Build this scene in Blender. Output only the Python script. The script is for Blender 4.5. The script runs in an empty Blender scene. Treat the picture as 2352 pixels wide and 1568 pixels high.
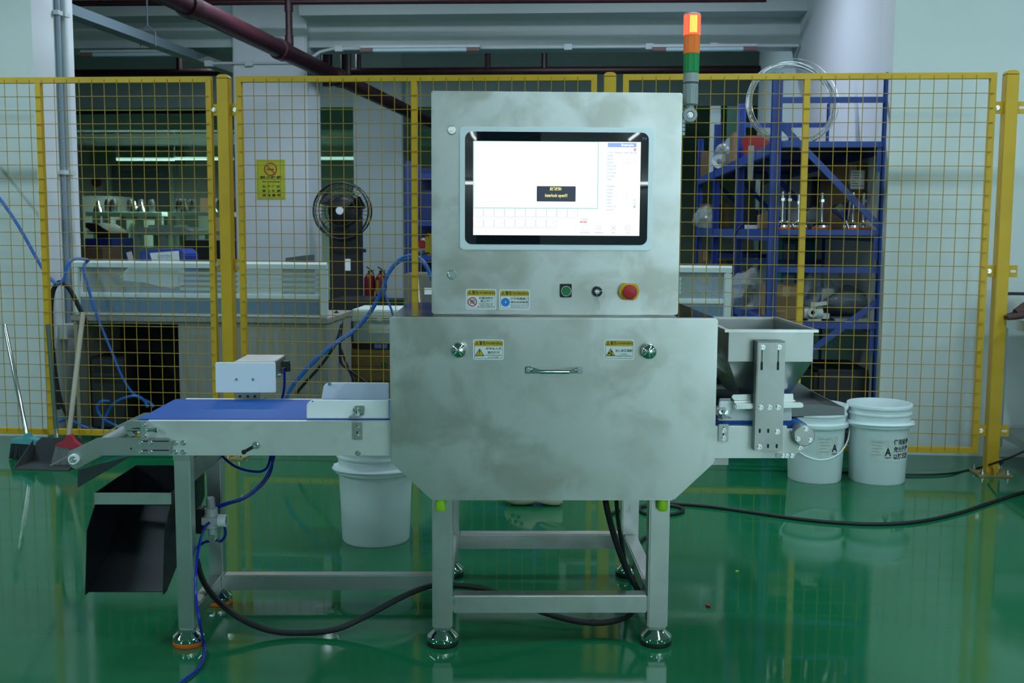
import bpy, bmesh, math, random
from mathutils import Matrix, Vector
random.seed(7)
SC = bpy.context.scene
COL = SC.collection
# ------------------------------------------------------------------ camera
FPX, CAMH = 2500.0, 1.2
PITCH, ROLL, YAW = math.radians(6.0), 0.0055, math.radians(4.4)
_c, _s = math.cos(YAW), math.sin(YAW)
RIGHT = Vector((_c, _s, 0))
FWD = Vector((-_s*math.cos(PITCH), _c*math.cos(PITCH), -math.sin(PITCH)))
UPV = RIGHT.cross(FWD)
CX = math.cos(ROLL)*RIGHT + math.sin(ROLL)*UPV
CY = -math.sin(ROLL)*RIGHT + math.cos(ROLL)*UPV
cam = bpy.data.cameras.new('camera'); camo = bpy.data.objects.new('camera', cam); COL.objects.link(camo)
cam.sensor_width = 36.0; cam.lens = FPX/2352*36.0; cam.clip_start = .05; cam.clip_end = 200
R = Matrix((CX, CY, -FWD)).transposed().to_4x4()
camo.matrix_world = Matrix.Translation((0, 0, CAMH)) @ R
cam.dof.use_dof = True; cam.dof.focus_distance = 3.15; cam.dof.aperture_fstop = 8.0
SC.camera = camo
# ------------------------------------------------------------------ exposure, world, lights
SC.view_settings.view_transform = 'Standard'; SC.view_settings.look = 'None'
SC.view_settings.exposure = 1.3; SC.view_settings.gamma = 1.0; SC.view_settings.use_curve_mapping = False
SC.cycles.use_denoising = True
SC.cycles.max_bounces = 5; SC.cycles.diffuse_bounces = 3; SC.cycles.transparent_max_bounces = 6; SC.cycles.use_adaptive_sampling = True; SC.cycles.adaptive_threshold = .06; SC.cycles.adaptive_min_samples = 16; SC.cycles.sample_clamp_indirect = 6.0
W = bpy.data.worlds.new('world'); SC.world = W; W.use_nodes = True
W.node_tree.nodes['Background'].inputs[0].default_value = (.55, .75, .75, 1)
W.node_tree.nodes['Background'].inputs[1].default_value = .12
TEAL = (.66, .90, 1.0); LAV = (.72, .82, 1.0)
GLOWK = 1.25   # brightness of the unseen window added to lighten the steel
LAMPS = []   # (x, y, z, length_x, length_y, power, colour)
for yy in (-5.2, -1.8, 1.6):
    for xx in (-4.6, 1.3, 4.8):
        LAMPS.append((xx, yy, 3.22, .12, 1.25, 30 if xx < 0 else 16, TEAL))
for xx in (-3.0, 0.9, 3.2):
    LAMPS.append((xx, 4.3, 3.22, 1.25, .12, 10, TEAL))
LAMPS.append((-1.9, 6.7, 3.02, 1.25, .12, 15, LAV))
LAMPS.append((.3, 6.9, 3.02, 1.25, .12, 13, LAV))
LAMPS.append((-3.2, 10.6, 3.02, 1.25, .12, 10, TEAL))
LAMPS.append((-.2, 9.4, 3.02, 1.25, .12, 12, TEAL))

# ------------------------------------------------------------------ pixel -> place
def ray(px, py):
    return ((px-1176)/FPX*CX - (py-784)/FPX*CY + FWD)
def U(px, py, v):
    d = ray(px, py); t = v/d.y; return Vector((d.x*t, v, CAMH+d.z*t))
def UX(px, py, x):
    d = ray(px, py); t = x/d.x; return Vector((x, d.y*t, CAMH+d.z*t))
def UZ(px, py, z=0.0):
    d = ray(px, py); t = (z-CAMH)/d.z; return Vector((d.x*t, d.y*t, z))
MYAW = math.radians(5.6)
MO = Vector((-.112, 2.99, 0))
FM = Matrix.Translation(MO) @ Matrix.Rotation(MYAW, 4, 'Z')
FMI = FM.inverted()
FRAMES = {'W': Matrix.Identity(4), 'M': FM}
def m(px, py, y):                       # machine frame: (x, z) on its plane y
    o = FMI @ Vector((0, 0, CAMH)); d = FMI.to_3x3() @ ray(px, py)
    t = (y-o.y)/d.y; p = o+d*t
    return (p.x, p.z)
def m3(px, py, y):
    a = m(px, py, y); return (a[0], y, a[1])
def mf(px, py, z=0.0):                  # machine frame point at height z
    p = FMI @ UZ(px, py, z); return (p.x, p.y, p.z)

# ------------------------------------------------------------------ mesh helpers
class Mb:
    def __init__(s): s.v = []; s.f = []
    def add(s, vs, fs):
        n = len(s.v); s.v += [tuple(p) for p in vs]; s.f += [tuple(i+n for i in f) for f in fs]; return s
    def box(s, x0, x1, y0, y1, z0, z1):
        return s.add([(x0,y0,z0),(x1,y0,z0),(x1,y1,z0),(x0,y1,z0),(x0,y0,z1),(x1,y0,z1),(x1,y1,z1),(x0,y1,z1)],
            [(0,3,2,1),(4,5,6,7),(0,1,5,4),(1,2,6,5),(2,3,7,6),(3,0,4,7)])
    def hexa(s, p):
        return s.add(p, [(0,3,2,1),(4,5,6,7),(0,1,5,4),(1,2,6,5),(2,3,7,6),(3,0,4,7)])
    def prism(s, poly, lo, hi, ax='y'):
        k = len(poly)
        def P(a, t):
            return (a[0], t, a[1]) if ax == 'y' else ((t, a[0], a[1]) if ax == 'x' else (a[0], a[1], t))
        return s.add([P(a, lo) for a in poly]+[P(a, hi) for a in poly],
            [tuple(range(k)), tuple(range(2*k-1, k-1, -1))]+[(i, i+k, (i+1) % k+k, (i+1) % k) for i in range(k)])
    def bar(s, p0, p1, w, h=None, up=(0,0,1)):        # rectangular bar between two points
        p0, p1 = Vector(p0), Vector(p1); h = h or w
        d = (p1-p0).normalized(); u = Vector(up)
        if abs(d.dot(u)) > .98: u = Vector((0, 1, 0))
        a = d.cross(u).normalized()*w/2; b = a.cross(d).normalized()*h/2
        return s.hexa([p0-a-b, p0+a-b, p1+a-b, p1-a-b, p0-a+b, p0+a+b, p1+a+b, p1-a+b])
    def tube(s, pts, r, n=8, sub=0, closed=False):
        P = [Vector(p) for p in pts]
        if sub: P = smooth_path(P, sub, closed)
        k = len(P); rings = []; prev = None
        for i in range(k):
            if closed: d = (P[(i+1) % k]-P[i-1])
            else: d = P[min(i+1, k-1)]-P[max(i-1, 0)]
            d.normalize()
            if prev is None:
                a = d.cross(Vector((0,0,1)))
                if a.length < .05: a = d.cross(Vector((0,1,0)))
            else: a = prev-d*prev.dot(d)
            a.normalize(); prev = a; b = d.cross(a)
            rr = r[i] if isinstance(r, (list, tuple)) else r
            rings.append([P[i]+a*math.cos(2*math.pi*j/n)*rr+b*math.sin(2*math.pi*j/n)*rr for j in range(n)])
        vs = [q for g in rings for q in g]; fs = []
        for i in range(k if closed else k-1):
            i2 = (i+1) % k
            for j in range(n): fs.append((i*n+j, i*n+(j+1) % n, i2*n+(j+1) % n, i2*n+j))
        if not closed: fs += [tuple(range(n-1, -1, -1)), tuple((k-1)*n+j for j in range(n))]
        return s.add(vs, fs)
    def cyl(s, p0, p1, r, r1=None, n=20):
        return s.tube([p0, p1], [r, r if r1 is None else r1], n)
    def lathe(s, prof, c=(0,0,0), ax='z', n=24):
        vs = []; fs = []; k = len(prof)
        for j in range(n):
            a = 2*math.pi*j/n
            for r, h in prof:
                x, y = r*math.cos(a), r*math.sin(a)
                q = (x, y, h) if ax == 'z' else ((x, h, y) if ax == 'y' else (h, x, y))
                vs.append((c[0]+q[0], c[1]+q[1], c[2]+q[2]))
        for j in range(n):
            j2 = (j+1) % n
            for i in range(k-1): fs.append((j*k+i, j2*k+i, j2*k+i+1, j*k+i+1))
        if prof[0][0] > 1e-6: fs.append(tuple(j*k for j in range(n-1, -1, -1)))
        if prof[-1][0] > 1e-6: fs.append(tuple(j*k+k-1 for j in range(n)))
        return s.add(vs, fs)
def smooth_path(P, sub, closed=False):
    out = []; k = len(P)
    rng = range(k if closed else k-1)
    for i in rng:
        a = P[(i-1) % k] if closed else P[max(i-1, 0)]; b = P[i]; c = P[(i+1) % k]
        d = P[(i+2) % k] if closed else P[min(i+2, k-1)]
        for q in range(sub):
            t = q/sub
            out.append(.5*((2*b)+(c-a)*t+(2*a-5*b+4*c-d)*t*t+(3*b-a-3*c+d)*t**3))
    if not closed: out.append(P[-1])
    return out
def rrect(x0, x1, z0, z1, r, n=5):
    out = []
    for cx, cz, a0 in ((x1-r, z1-r, 0), (x0+r, z1-r, 90), (x0+r, z0+r, 180), (x1-r, z0+r, 270)):
        for i in range(n+1):
            a = math.radians(a0+90*i/n); out.append((cx+r*math.cos(a), cz+r*math.sin(a)))
    return out
def disc(cx, cz, r, n=24):
    return [(cx+r*math.cos(2*math.pi*i/n), cz+r*math.sin(2*math.pi*i/n)) for i in range(n)]
def ring(mb, cx, cz, r0, r1, lo, hi, n=24):
    vs = []; fs = []
    for i in range(n):
        a = 2*math.pi*i/n; ca, sa = math.cos(a), math.sin(a)
        vs += [(cx+r0*ca, lo, cz+r0*sa), (cx+r1*ca, lo, cz+r1*sa), (cx+r1*ca, hi, cz+r1*sa), (cx+r0*ca, hi, cz+r0*sa)]
    for i in range(n):
        p, q = i*4, ((i+1) % n)*4
        for t in range(4): fs.append((p+t, p+(t+1) % 4, q+(t+1) % 4, q+t))
    return mb.add(vs, fs)
def to_mesh(name, mb, mat, origin=(0,0,0), bevel=0.0, ang=35):
    me = bpy.data.meshes.new(name)
    ox, oy, oz = origin
    me.from_pydata([(a-ox, b-oy, c-oz) for a, b, c in mb.v], [], mb.f)
    bm = bmesh.new(); bm.from_mesh(me)
    bmesh.ops.recalc_face_normals(bm, faces=bm.faces)
    if bevel:
        bmesh.ops.remove_doubles(bm, verts=bm.verts, dist=1e-5)
        es = [e for e in bm.edges if len(e.link_faces) == 2 and e.calc_face_angle(0) > math.radians(40)]
        bmesh.ops.bevel(bm, geom=es, offset=bevel, segments=2, affect='EDGES', clamp_overlap=True)
    bm.to_mesh(me); bm.free()
    me.polygons.foreach_set('use_smooth', [True]*len(me.polygons))
    me.set_sharp_from_angle(angle=math.radians(ang))
    if mat is not None: me.materials.append(mat)
    return me
def tag(o, label=None, cat=None, group=None, kind=None):
    if label: o['label'] = label
    if cat: o['category'] = cat
    if group: o['group'] = group
    if kind: o['kind'] = kind
    return o
class Thing:
    def __init__(s, name, label, cat, origin, frame='W', group=None, kind=None):
        s.o = Vector(origin); s.e = bpy.data.objects.new(name, None); COL.objects.link(s.e)
        s.e.empty_display_size = .05
        s.e.matrix_world = FRAMES[frame] @ Matrix.Translation(s.o)
        tag(s.e, label, cat, group, kind)
    def part(s, name, mb, mat, parent=None, bevel=0.0, label=None, kind=None, ang=35):
        ob = bpy.data.objects.new(name, to_mesh(name, mb, mat, s.o, bevel, ang)); COL.objects.link(ob)
        ob.parent = parent or s.e
        if label: ob['label'] = label
        if kind: ob['kind'] = kind
        return ob
    def inst(s, name, me, loc, parent=None, scale=None, rot=None):
        ob = bpy.data.objects.new(name, me); COL.objects.link(ob); ob.parent = parent or s.e
        ob.location = Vector(loc)-s.o
        if scale: ob.scale = (scale,)*3 if isinstance(scale, (int, float)) else scale
        if rot: ob.rotation_euler = rot
        return ob
def solo(name, mb, mat, label, cat, frame='W', group=None, kind=None, bevel=0.0, ang=35):
    xs, ys, zs = zip(*mb.v)
    o = Vector(((min(xs)+max(xs))/2, (min(ys)+max(ys))/2, min(zs)))
    ob = bpy.data.objects.new(name, to_mesh(name, mb, mat, o, bevel, ang)); COL.objects.link(ob)
    ob.matrix_world = FRAMES[frame] @ Matrix.Translation(o)
    return tag(ob, label, cat, group, kind)
def struct(name, mb, mat, label, bevel=0.0):
    ob = bpy.data.objects.new(name, to_mesh(name, mb, mat, (0,0,0), bevel)); COL.objects.link(ob)
    ob['kind'] = 'structure'; ob['label'] = label
    return ob
def sub(parent, name, mb, mat, bevel=0.0, label=None, kind=None):   # a child of a piece of the setting / a solo thing at origin
    ob = bpy.data.objects.new(name, to_mesh(name, mb, mat, tuple(parent.matrix_world.translation) if parent.parent is None else (0,0,0), bevel)); COL.objects.link(ob)
    ob.parent = parent
    if label: ob['label'] = label
    if kind: ob['kind'] = kind
    return ob
# lettering: a flat text mesh fitted to a box in the x-z plane at depth y
def text_mb(s, x0, x1, z0, z1, y, bold=0.0, line=1.0, align='CENTER', keep=False):
    cu = bpy.data.curves.new('lettering', 'FONT'); cu.body = s; cu.size = 1.0; cu.resolution_u = 2
    cu.offset = bold; cu.align_x = align; cu.space_line = line
    ob = bpy.data.objects.new('lettering', cu); COL.objects.link(ob)
    dg = bpy.context.evaluated_depsgraph_get()
    me = bpy.data.meshes.new_from_object(ob.evaluated_get(dg))
    mb = Mb()
    vs = [v.co.copy() for v in me.vertices]; fs = [tuple(p.vertices) for p in me.polygons]
    bpy.data.objects.remove(ob); bpy.data.curves.remove(cu); bpy.data.meshes.remove(me)
    if not vs: return mb
    ax, bx = min(v.x for v in vs), max(v.x for v in vs); ay, by = min(v.y for v in vs), max(v.y for v in vs)
    kx = (x1-x0)/max(bx-ax, 1e-6); kz = (z1-z0)/max(by-ay, 1e-6)
    if keep: kx = kz = min(kx, kz)
    return mb.add([(x0+(v.x-ax)*kx, y, z0+(v.y-ay)*kz) for v in vs], fs)
# ------------------------------------------------------------------ materials
MATS = {}
def mat(name, col, rough=.5, metal=0.0, var=0.0, vscale=8.0, bump=0.0, bscale=60.0, rvar=0.0, coat=0.0, emit=0.0, ecol=None,
        alpha=1.0, trans=0.0, ior=1.45, stretch=None, spec=.5):
    if name in MATS: return MATS[name]
    M = bpy.data.materials.new(name); M.use_nodes = True; nt = M.node_tree; b = nt.nodes['Principled BSDF']
    I = b.inputs
    I['Base Color'].default_value = (*col, 1); I['Roughness'].default_value = rough; I['Metallic'].default_value = metal
    I['Coat Weight'].default_value = coat; I['IOR'].default_value = ior; I['Alpha'].default_value = alpha
    I['Transmission Weight'].default_value = trans; I['Specular IOR Level'].default_value = spec
    if emit: I['Emission Color'].default_value = (*(ecol or col), 1); I['Emission Strength'].default_value = emit
    if var or bump or rvar:
        tc = nt.nodes.new('ShaderNodeTexCoord'); mp = nt.nodes.new('ShaderNodeMapping')
        nt.links.new(tc.outputs['Object'], mp.inputs['Vector'])
        if stretch: mp.inputs['Scale'].default_value = stretch
        if var or rvar:
            n = nt.nodes.new('ShaderNodeTexNoise'); n.inputs['Scale'].default_value = vscale; n.inputs['Detail'].default_value = 5
            nt.links.new(mp.outputs[0], n.inputs['Vector'])
            if var:
                r = nt.nodes.new('ShaderNodeMapRange'); r.inputs['From Min'].default_value = .3; r.inputs['From Max'].default_value = .7
                r.inputs['To Min'].default_value = 1-var; r.inputs['To Max'].default_value = 1+var
                nt.links.new(n.outputs['Fac'], r.inputs['Value'])
                mx = nt.nodes.new('ShaderNodeVectorMath'); mx.operation = 'SCALE'; mx.inputs[0].default_value = col
                nt.links.new(r.outputs[0], mx.inputs['Scale']); nt.links.new(mx.outputs[0], I['Base Color'])
            if rvar:
                r2 = nt.nodes.new('ShaderNodeMapRange'); r2.inputs['From Min'].default_value = .3; r2.inputs['From Max'].default_value = .7
                r2.inputs['To Min'].default_value = rough-rvar; r2.inputs['To Max'].default_value = rough+rvar
                nt.links.new(n.outputs['Fac'], r2.inputs['Value']); nt.links.new(r2.outputs[0], I['Roughness'])
        if bump:
            n2 = nt.nodes.new('ShaderNodeTexNoise'); n2.inputs['Scale'].default_value = bscale; n2.inputs['Detail'].default_value = 3
            nt.links.new(mp.outputs[0], n2.inputs['Vector'])
            bp = nt.nodes.new('ShaderNodeBump'); bp.inputs['Strength'].default_value = bump; bp.inputs['Distance'].default_value = .002
            nt.links.new(n2.outputs['Fac'], bp.inputs['Height']); nt.links.new(bp.outputs[0], I['Normal'])
    MATS[name] = M
    return M
def steel_mat(name, col, rough, stain=.5, gr=1.0):
    if name in MATS: return MATS[name]
    M = mat(name, col, rough, 1.0); nt = M.node_tree; b = nt.nodes['Principled BSDF']; L = nt.links.new
    tc = nt.nodes.new('ShaderNodeTexCoord')
    def noise(sc, det, dist=0.0, mp=None):
        n = nt.nodes.new('ShaderNodeTexNoise'); n.inputs['Scale'].default_value = sc; n.inputs['Detail'].default_value = det
        n.inputs['Distortion'].default_value = dist
        if mp:
            q = nt.nodes.new('ShaderNodeMapping'); q.inputs['Scale'].default_value = mp
            L(tc.outputs['Object'], q.inputs[0]); L(q.outputs[0], n.inputs['Vector'])
        else: L(tc.outputs['Object'], n.inputs['Vector'])
        return n
    def rng(src, a, bb, c, d):
        r = nt.nodes.new('ShaderNodeMapRange'); r.inputs[1].default_value = a; r.inputs[2].default_value = bb
        r.inputs[3].default_value = c; r.inputs[4].default_value = d; L(src, r.inputs[0]); return r
    big = noise(3.2, 4, .3); blot = noise(8.0, 6, .5); grain = noise(1.0, 2, 0, (9, 9, 420))
    st = rng(blot.outputs[0], .42, .60, 0, 1); st2 = rng(big.outputs[0], .40, .56, .25, 1)
    mul = nt.nodes.new('ShaderNodeMath'); mul.operation = 'MULTIPLY'; L(st.outputs[0], mul.inputs[0]); L(st2.outputs[0], mul.inputs[1])
    mix = nt.nodes.new('ShaderNodeMix'); mix.data_type = 'RGBA'
    mix.inputs[6].default_value = (*col, 1); mix.inputs[7].default_value = (col[0]*(1-.26*stain), col[1]*(1-.27*stain), col[2]*(1-.33*stain), 1)
    L(mul.outputs[0], mix.inputs[0]); L(mix.outputs[2], b.inputs['Base Color'])
    rr = rng(big.outputs[0], .3, .7, rough-.05, rough+.05); rg = rng(grain.outputs[0], .3, .7, -.03*gr, .03*gr)
    ad = nt.nodes.new('ShaderNodeMath'); ad.operation = 'ADD'; L(rr.outputs[0], ad.inputs[0]); L(rg.outputs[0], ad.inputs[1]); L(ad.outputs[0], b.inputs['Roughness'])
    bp = nt.nodes.new('ShaderNodeBump'); bp.inputs['Strength'].default_value = .02*gr; bp.inputs['Distance'].default_value = .0006
    if gr > 0: L(grain.outputs[0], bp.inputs['Height']); L(bp.outputs[0], b.inputs['Normal'])
    return M
STEEL = steel_mat('brushed_steel', (.65, .67, .66), .335, 1.0, 0.0)
POLISH = steel_mat('polished_steel_sheet', (.50, .52, .51), .11, .3, 0.0)
SIDEPL = steel_mat('conveyor_side_steel', (.80, .82, .81), .52, .5, 0.0)
PLATE = steel_mat('matt_steel_plate', (.46, .48, .47), .42, .5, .3)
TUBE = steel_mat('steel_tube', (.62, .64, .63), .335, .3, 0.0)
CHROME = mat('chrome', (.75, .77, .77), .07, 1.0)
BOLT = mat('bolt_steel', (.62, .64, .64), .22, 1.0)
DARKSTEEL = mat('dark_steel', (.10, .11, .12), .3, 1.0, rvar=.06, vscale=6)
WHITEPL = mat('white_plastic', (.86, .92, .94), .42)
BLACKPL = mat('black_plastic', (.012, .014, .016), .4)
BLACKRUB = mat('black_rubber', (.010, .012, .013), .5, bump=.15, bscale=200)
BELT = mat('blue_belt', (.022, .112, .46), .55, bump=.05, bscale=300, spec=.25)
BEZEL = mat('bezel_grey', (.80, .88, .92), .42, .55)
GLASSBLK = mat('black_glass', (.006, .009, .014), .015)
YELLOW = mat('yellow_paint', (.60, .36, .016), .42, var=.10, vscale=5)
YELLOWB = mat('yellow_signal', (.70, .40, .02), .4)
RED = mat('red_button', (.48, .022, .03), .42)
GREENB = mat('green_button', (.015, .19, .045), .4)
ORANGE = mat('orange_rubber', (.72, .13, .01), .5)
BLUEHOSE = mat('blue_hose', (.008, .025, .36), .25)
LBLUEHOSE = mat('light_blue_hose', (.02, .13, .50), .3)
LIME = mat('lime_rubber', (.30, .60, .02), .5)
GREYPL = mat('grey_plastic', (.36, .40, .40), .28)
STWHITE = mat('sticker_white', (.74, .80, .80), .4)
STYELLOW = mat('sticker_yellow', (.62, .42, .02), .4)
INK = mat('black_ink', (.012, .014, .014), .5)
INKRED = mat('red_ink', (.50, .02, .03), .5)
INKBLUE = mat('blue_ink', (.02, .22, .70), .5)
# ================================================================== THE SETTING
WALLM = mat('wall_paint', (.66, .72, .72), .6, var=.03, vscale=1.5)
COLM = mat('column_paint', (.62, .67, .70), .6, var=.03, vscale=1.2)
CEILM = mat('ceiling_paint', (.42, .50, .49), .7)
BEAMM = mat('beam_paint', (.50, .58, .58), .65, var=.04, vscale=1.0)
FLOORM = mat('green_epoxy', (.0085, .136, .055), .10, var=.10, vscale=1.3, bump=.045, bscale=16, spec=.5)
def floor_nodes():
    nt = FLOORM.node_tree; L = nt.links.new; b = nt.nodes['Principled BSDF']
    tc = nt.nodes.new('ShaderNodeTexCoord')
    n = nt.nodes.new('ShaderNodeTexNoise'); n.inputs['Scale'].default_value = 2.2; n.inputs['Detail'].default_value = 6
    L(tc.outputs['Object'], n.inputs['Vector'])
    r = nt.nodes.new('ShaderNodeMapRange'); r.inputs[1].default_value = .35; r.inputs[2].default_value = .7; r.inputs[3].default_value = .035; r.inputs[4].default_value = .13
    L(n.outputs[0], r.inputs[0]); L(r.outputs[0], b.inputs['Roughness'])
floor_nodes()
VF = 5.46                                   # plane of the safety fence
VW = 5.88                                   # faces of the walls beside the opening
XWR = U(2045, 300, VW).x                    # right jamb
XWL = U(82, 300, VW).x                      # left jamb
CEILZ = 3.3
struct('floor', Mb().box(-11, 8, -7.2, 21, -.1, 0), FLOORM, 'glossy green epoxy floor of the workshop')
struct('ceiling', Mb().box(-11, 8, -7.2, 21, CEILZ, CEILZ+.1), CEILM, 'pale grey-green concrete ceiling of the workshop')
struct('wall_right', Mb().box(XWR, 8, VW, VW+.25, 0, CEILZ), WALLM, 'white wall beyond the fence on the right')
struct('wall_right_return', Mb().box(XWR, XWR+.25, VW+.25, 10.7, 0, CEILZ), COLM, 'white side wall running back behind the blue rack')
struct('wall_left', Mb().box(-11, XWL, VW, VW+.48, 0, CEILZ), WALLM, 'white wall beyond the fence on the left')
struct('wall_back', Mb().box(-11, 8, 20.3, 20.5, 0, CEILZ), mat('far_wall', (.50, .56, .52), .7), 'far wall of the rear workshop')
struct('wall_far_left', Mb().box(-11.1, -11, -7.2, 21, 0, CEILZ), WALLM, 'left side wall of the hall')
struct('wall_far_right', Mb().box(8, 8.1, -7.2, 21, 0, CEILZ), WALLM, 'right side wall of the hall')
WX0, WX1, WZ0, WZ1 = 3.5, 7.7, .2, 2.95
struct('wall_front', Mb().box(-11, WX0, -7.2, -7, 0, CEILZ).box(WX1, 8, -7.2, -7, 0, CEILZ).box(WX0, WX1, -7.2, -7, 0, WZ0).box(WX0, WX1, -7.2, -7, WZ1, CEILZ), mat('front_wall_paint', (.60, .67, .68), .6), 'wall behind the viewer with an added glowing window')
wn = struct('added_window', Mb().box(WX0, WX1, -7.12, -7.08, WZ0, WZ0+.05).box(WX0, WX1, -7.12, -7.08, WZ1-.05, WZ1).box(WX0, WX1, -7.12, -7.08, 1.5, 1.55), mat('added_window_frame', (.5, .55, .56), .4), 'added unseen window behind the viewer, brightening the steel on the right')
GLOWPANE = mat('added_glow_pane', (.5, .6, .65), .3, emit=GLOWK, ecol=(.70, .93, 1.0))  # glowing panes added behind the viewer to brighten the steel's right side
for i in range(7):
    a = WX0+(WX1-WX0)*i/7
    sub(wn, 'mullion', Mb().box(a, a+.04, -7.12, -7.08, WZ0+.05, WZ1-.05), MATS['added_window_frame'])
    for z0, z1 in ((WZ0+.05, 1.5), (1.55, WZ1-.05)):
        sub(wn, 'pane', Mb().box(a+.04, WX0+(WX1-WX0)*(i+1)/7, -7.105, -7.10, z0, z1), GLOWPANE)
# columns
VC = 8.5
xa, xb = U(537, 300, VC).x, U(706, 300, VC).x
struct('column', Mb().box(xa, xb, VC, VC+.42, 0, CEILZ), COLM, 'white square column with the no smoking notice', bevel=.012)
VC2 = 12.6
struct('column.001', Mb().box(U(811, 300, VC2).x, U(925, 300, VC2).x, VC2, VC2+.45, 0, CEILZ), COLM, 'white square column behind the black fan', bevel=.012)
struct('added_pillar', Mb().box(.30, .85, -4.4, -3.9, 0, CEILZ), mat('added_pillar_dark', (.07, .085, .085), .6), 'added dark pillar behind the viewer, unseen, for the dark band in the steel', bevel=.012)  # unseen dark block, added so the steel mirrors a dark vertical band
# beams: lower web with a wider head, so a soffit shows
def beam(v, x0, x1, zb, zh, name, label):
    struct(name, Mb().box(x0, x1, v, v+.34, zb, CEILZ).box(x0, x1, v-.28, v+.02, zh, CEILZ), BEAMM, label)
zb1 = U(1000, 105, VC+.05).z; zh1 = U(1000, 30, VC-.23).z
beam(VC+.05, -11, xa, zb1, zh1, 'beam', 'concrete ceiling beam left of the column with the notice')
beam(VC+.09, xb, XWR, zb1, zh1, 'beam.001', 'concrete ceiling beam right of the column with the notice')
for i, (v, lab) in enumerate(((VC2+.05, 'dim concrete beam over the second column'), (15.6, 'dim concrete beam in the middle of the rear workshop'), (18.4, 'dim concrete beam nearest the far roller door'))):
    struct('beam.%03d' % (i+2), Mb().box(-11, XWR+6, v, v+.34, zb1-.02, CEILZ), BEAMM, lab)
# far roller door
SHUT = mat('shutter_grey', (.20, .25, .25), .5)
dx0, dx1, dz1 = U(256, 400, 20.2).x, U(392, 400, 20.2).x, U(300, 378, 20.2).z
d = struct('door_1', Mb().box(dx0, dx1, 20.24, 20.3, 0, dz1), SHUT, 'grey roller shutter door in the far wall')
for i in range(23):
    z = i*.1
    if z+.09 < dz1: sub(d, 'slat', Mb().box(dx0, dx1, 20.215, 20.24, z+.005, z+.09), SHUT, bevel=.008)
for a in (dx0-.07, dx1):
    sub(d, 'guide_rail', Mb().box(a, a+.07, 20.15, 20.29, 0, dz1), mat('rail_white', (.62, .74, .66), .4), label='pale guide rail of the shutter')
sub(d, 'header_box', Mb().box(dx0-.35, dx1+.25, 20.05, 20.29, dz1, dz1+.28), mat('header_green', (.16, .26, .18), .5), bevel=.01)
# ------------------------------------------------------------------ lamps overhead
LAMPH = mat('lamp_housing', (.62, .68, .68), .4)
LTUBE = mat('lit_tube', (1, 1, 1), .4, emit=3.0, ecol=(.86, 1, .97))
lab_n = {}
def lamp(x, y, z, lx, ly, p, c, label, group='lit ceiling tube lamps'):
    t = Thing('ceiling_lamp', label, 'lamp', (x, y, z), group=group)
    t.part('housing', Mb().box(x-lx/2, x+lx/2, y-ly/2, y+ly/2, z+.025, z+.07), LAMPH, bevel=.006)
    if ly > lx: t.part('tube', Mb().cyl((x, y-ly/2+.02, z+.02), (x, y+ly/2-.02, z+.02), .016, n=10), LTUBE)
    else: t.part('tube', Mb().cyl((x-lx/2+.02, y, z+.02), (x+lx/2-.02, y, z+.02), .016, n=10), LTUBE)
    for s in (-1, 1):
        t.part('hanger', Mb().cyl((x+s*(lx/2-.05)*(lx > ly), y+s*(ly/2-.05)*(ly > lx), z+.07), (x+s*(lx/2-.05)*(lx > ly), y+s*(ly/2-.05)*(ly > lx), CEILZ), .004, n=6), LAMPH)
    L = bpy.data.lights.new('lamp_light', 'AREA'); L.shape = 'RECTANGLE'; L.size = lx; L.size_y = ly; L.energy = p; L.color = c
    o = bpy.data.objects.new('lamp_light', L); COL.objects.link(o); o.parent = t.e; o.location = (0, 0, -.012)
for q in LAMPS:
    lamp(*q, 'lit tube lamp hanging from the ceiling out of the picture' if q[1] < 6 else 'lit tube lamp above the rear workshop')

t = Thing('wall_tube_lamp', 'long lit tube lamp on the wall behind the viewer, mirrored in the screen', 'lamp', (1.5, -6.9, 1.72))
BTUBE = mat('bright_tube', (1, 1, 1), .4, emit=11.0, ecol=(.86, .97, 1))
t.part('tube', Mb().cyl((.1, -6.86, 1.71), (2.9, -6.86, 1.735), .016, n=12), BTUBE)
t.part('batten', Mb().box(.1, 2.9, -7.0, -6.93, 1.70, 1.745), LAMPH)
for x in (.12, 1.5, 2.88): t.part('holder', Mb().box(x-.012, x+.012, -6.93, -6.85, 1.705, 1.74), LAMPH)
t = Thing('ring_lamp', 'lit ring lamp on the wall behind the viewer, mirrored in the screen corner', 'lamp', (.592, -6.9, 2.2))
t.part('ring_tube', Mb().tube([(.592+.14*math.cos(a), -6.86, 2.335+.14*math.sin(a)) for a in [2*math.pi*i/40 for i in range(40)]], .013, 8, closed=True), BTUBE)
t.part('back_plate', Mb().lathe([(.16, -7.0), (.16, -6.95), (.05, -6.92), (0, -6.92)], (.592, 0, 2.335), 'y', 28), LAMPH)
t.part('tube_clip', Mb().box(.58, .604, -6.95, -6.85, 2.455, 2.49).box(.58, .604, -6.95, -6.85, 2.18, 2.215), LAMPH)
t = Thing('spot_lamp', 'small lit slanted lamp on the wall behind the viewer', 'lamp', (2.4, -6.9, 2.2))
t.part('tube', Mb().bar((2.34, -6.86, 2.24), (2.46, -6.86, 2.33), .03, .03), BTUBE)
t.part('bracket', Mb().box(2.385, 2.415, -7.0, -6.87, 2.27, 2.30), LAMPH)

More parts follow.
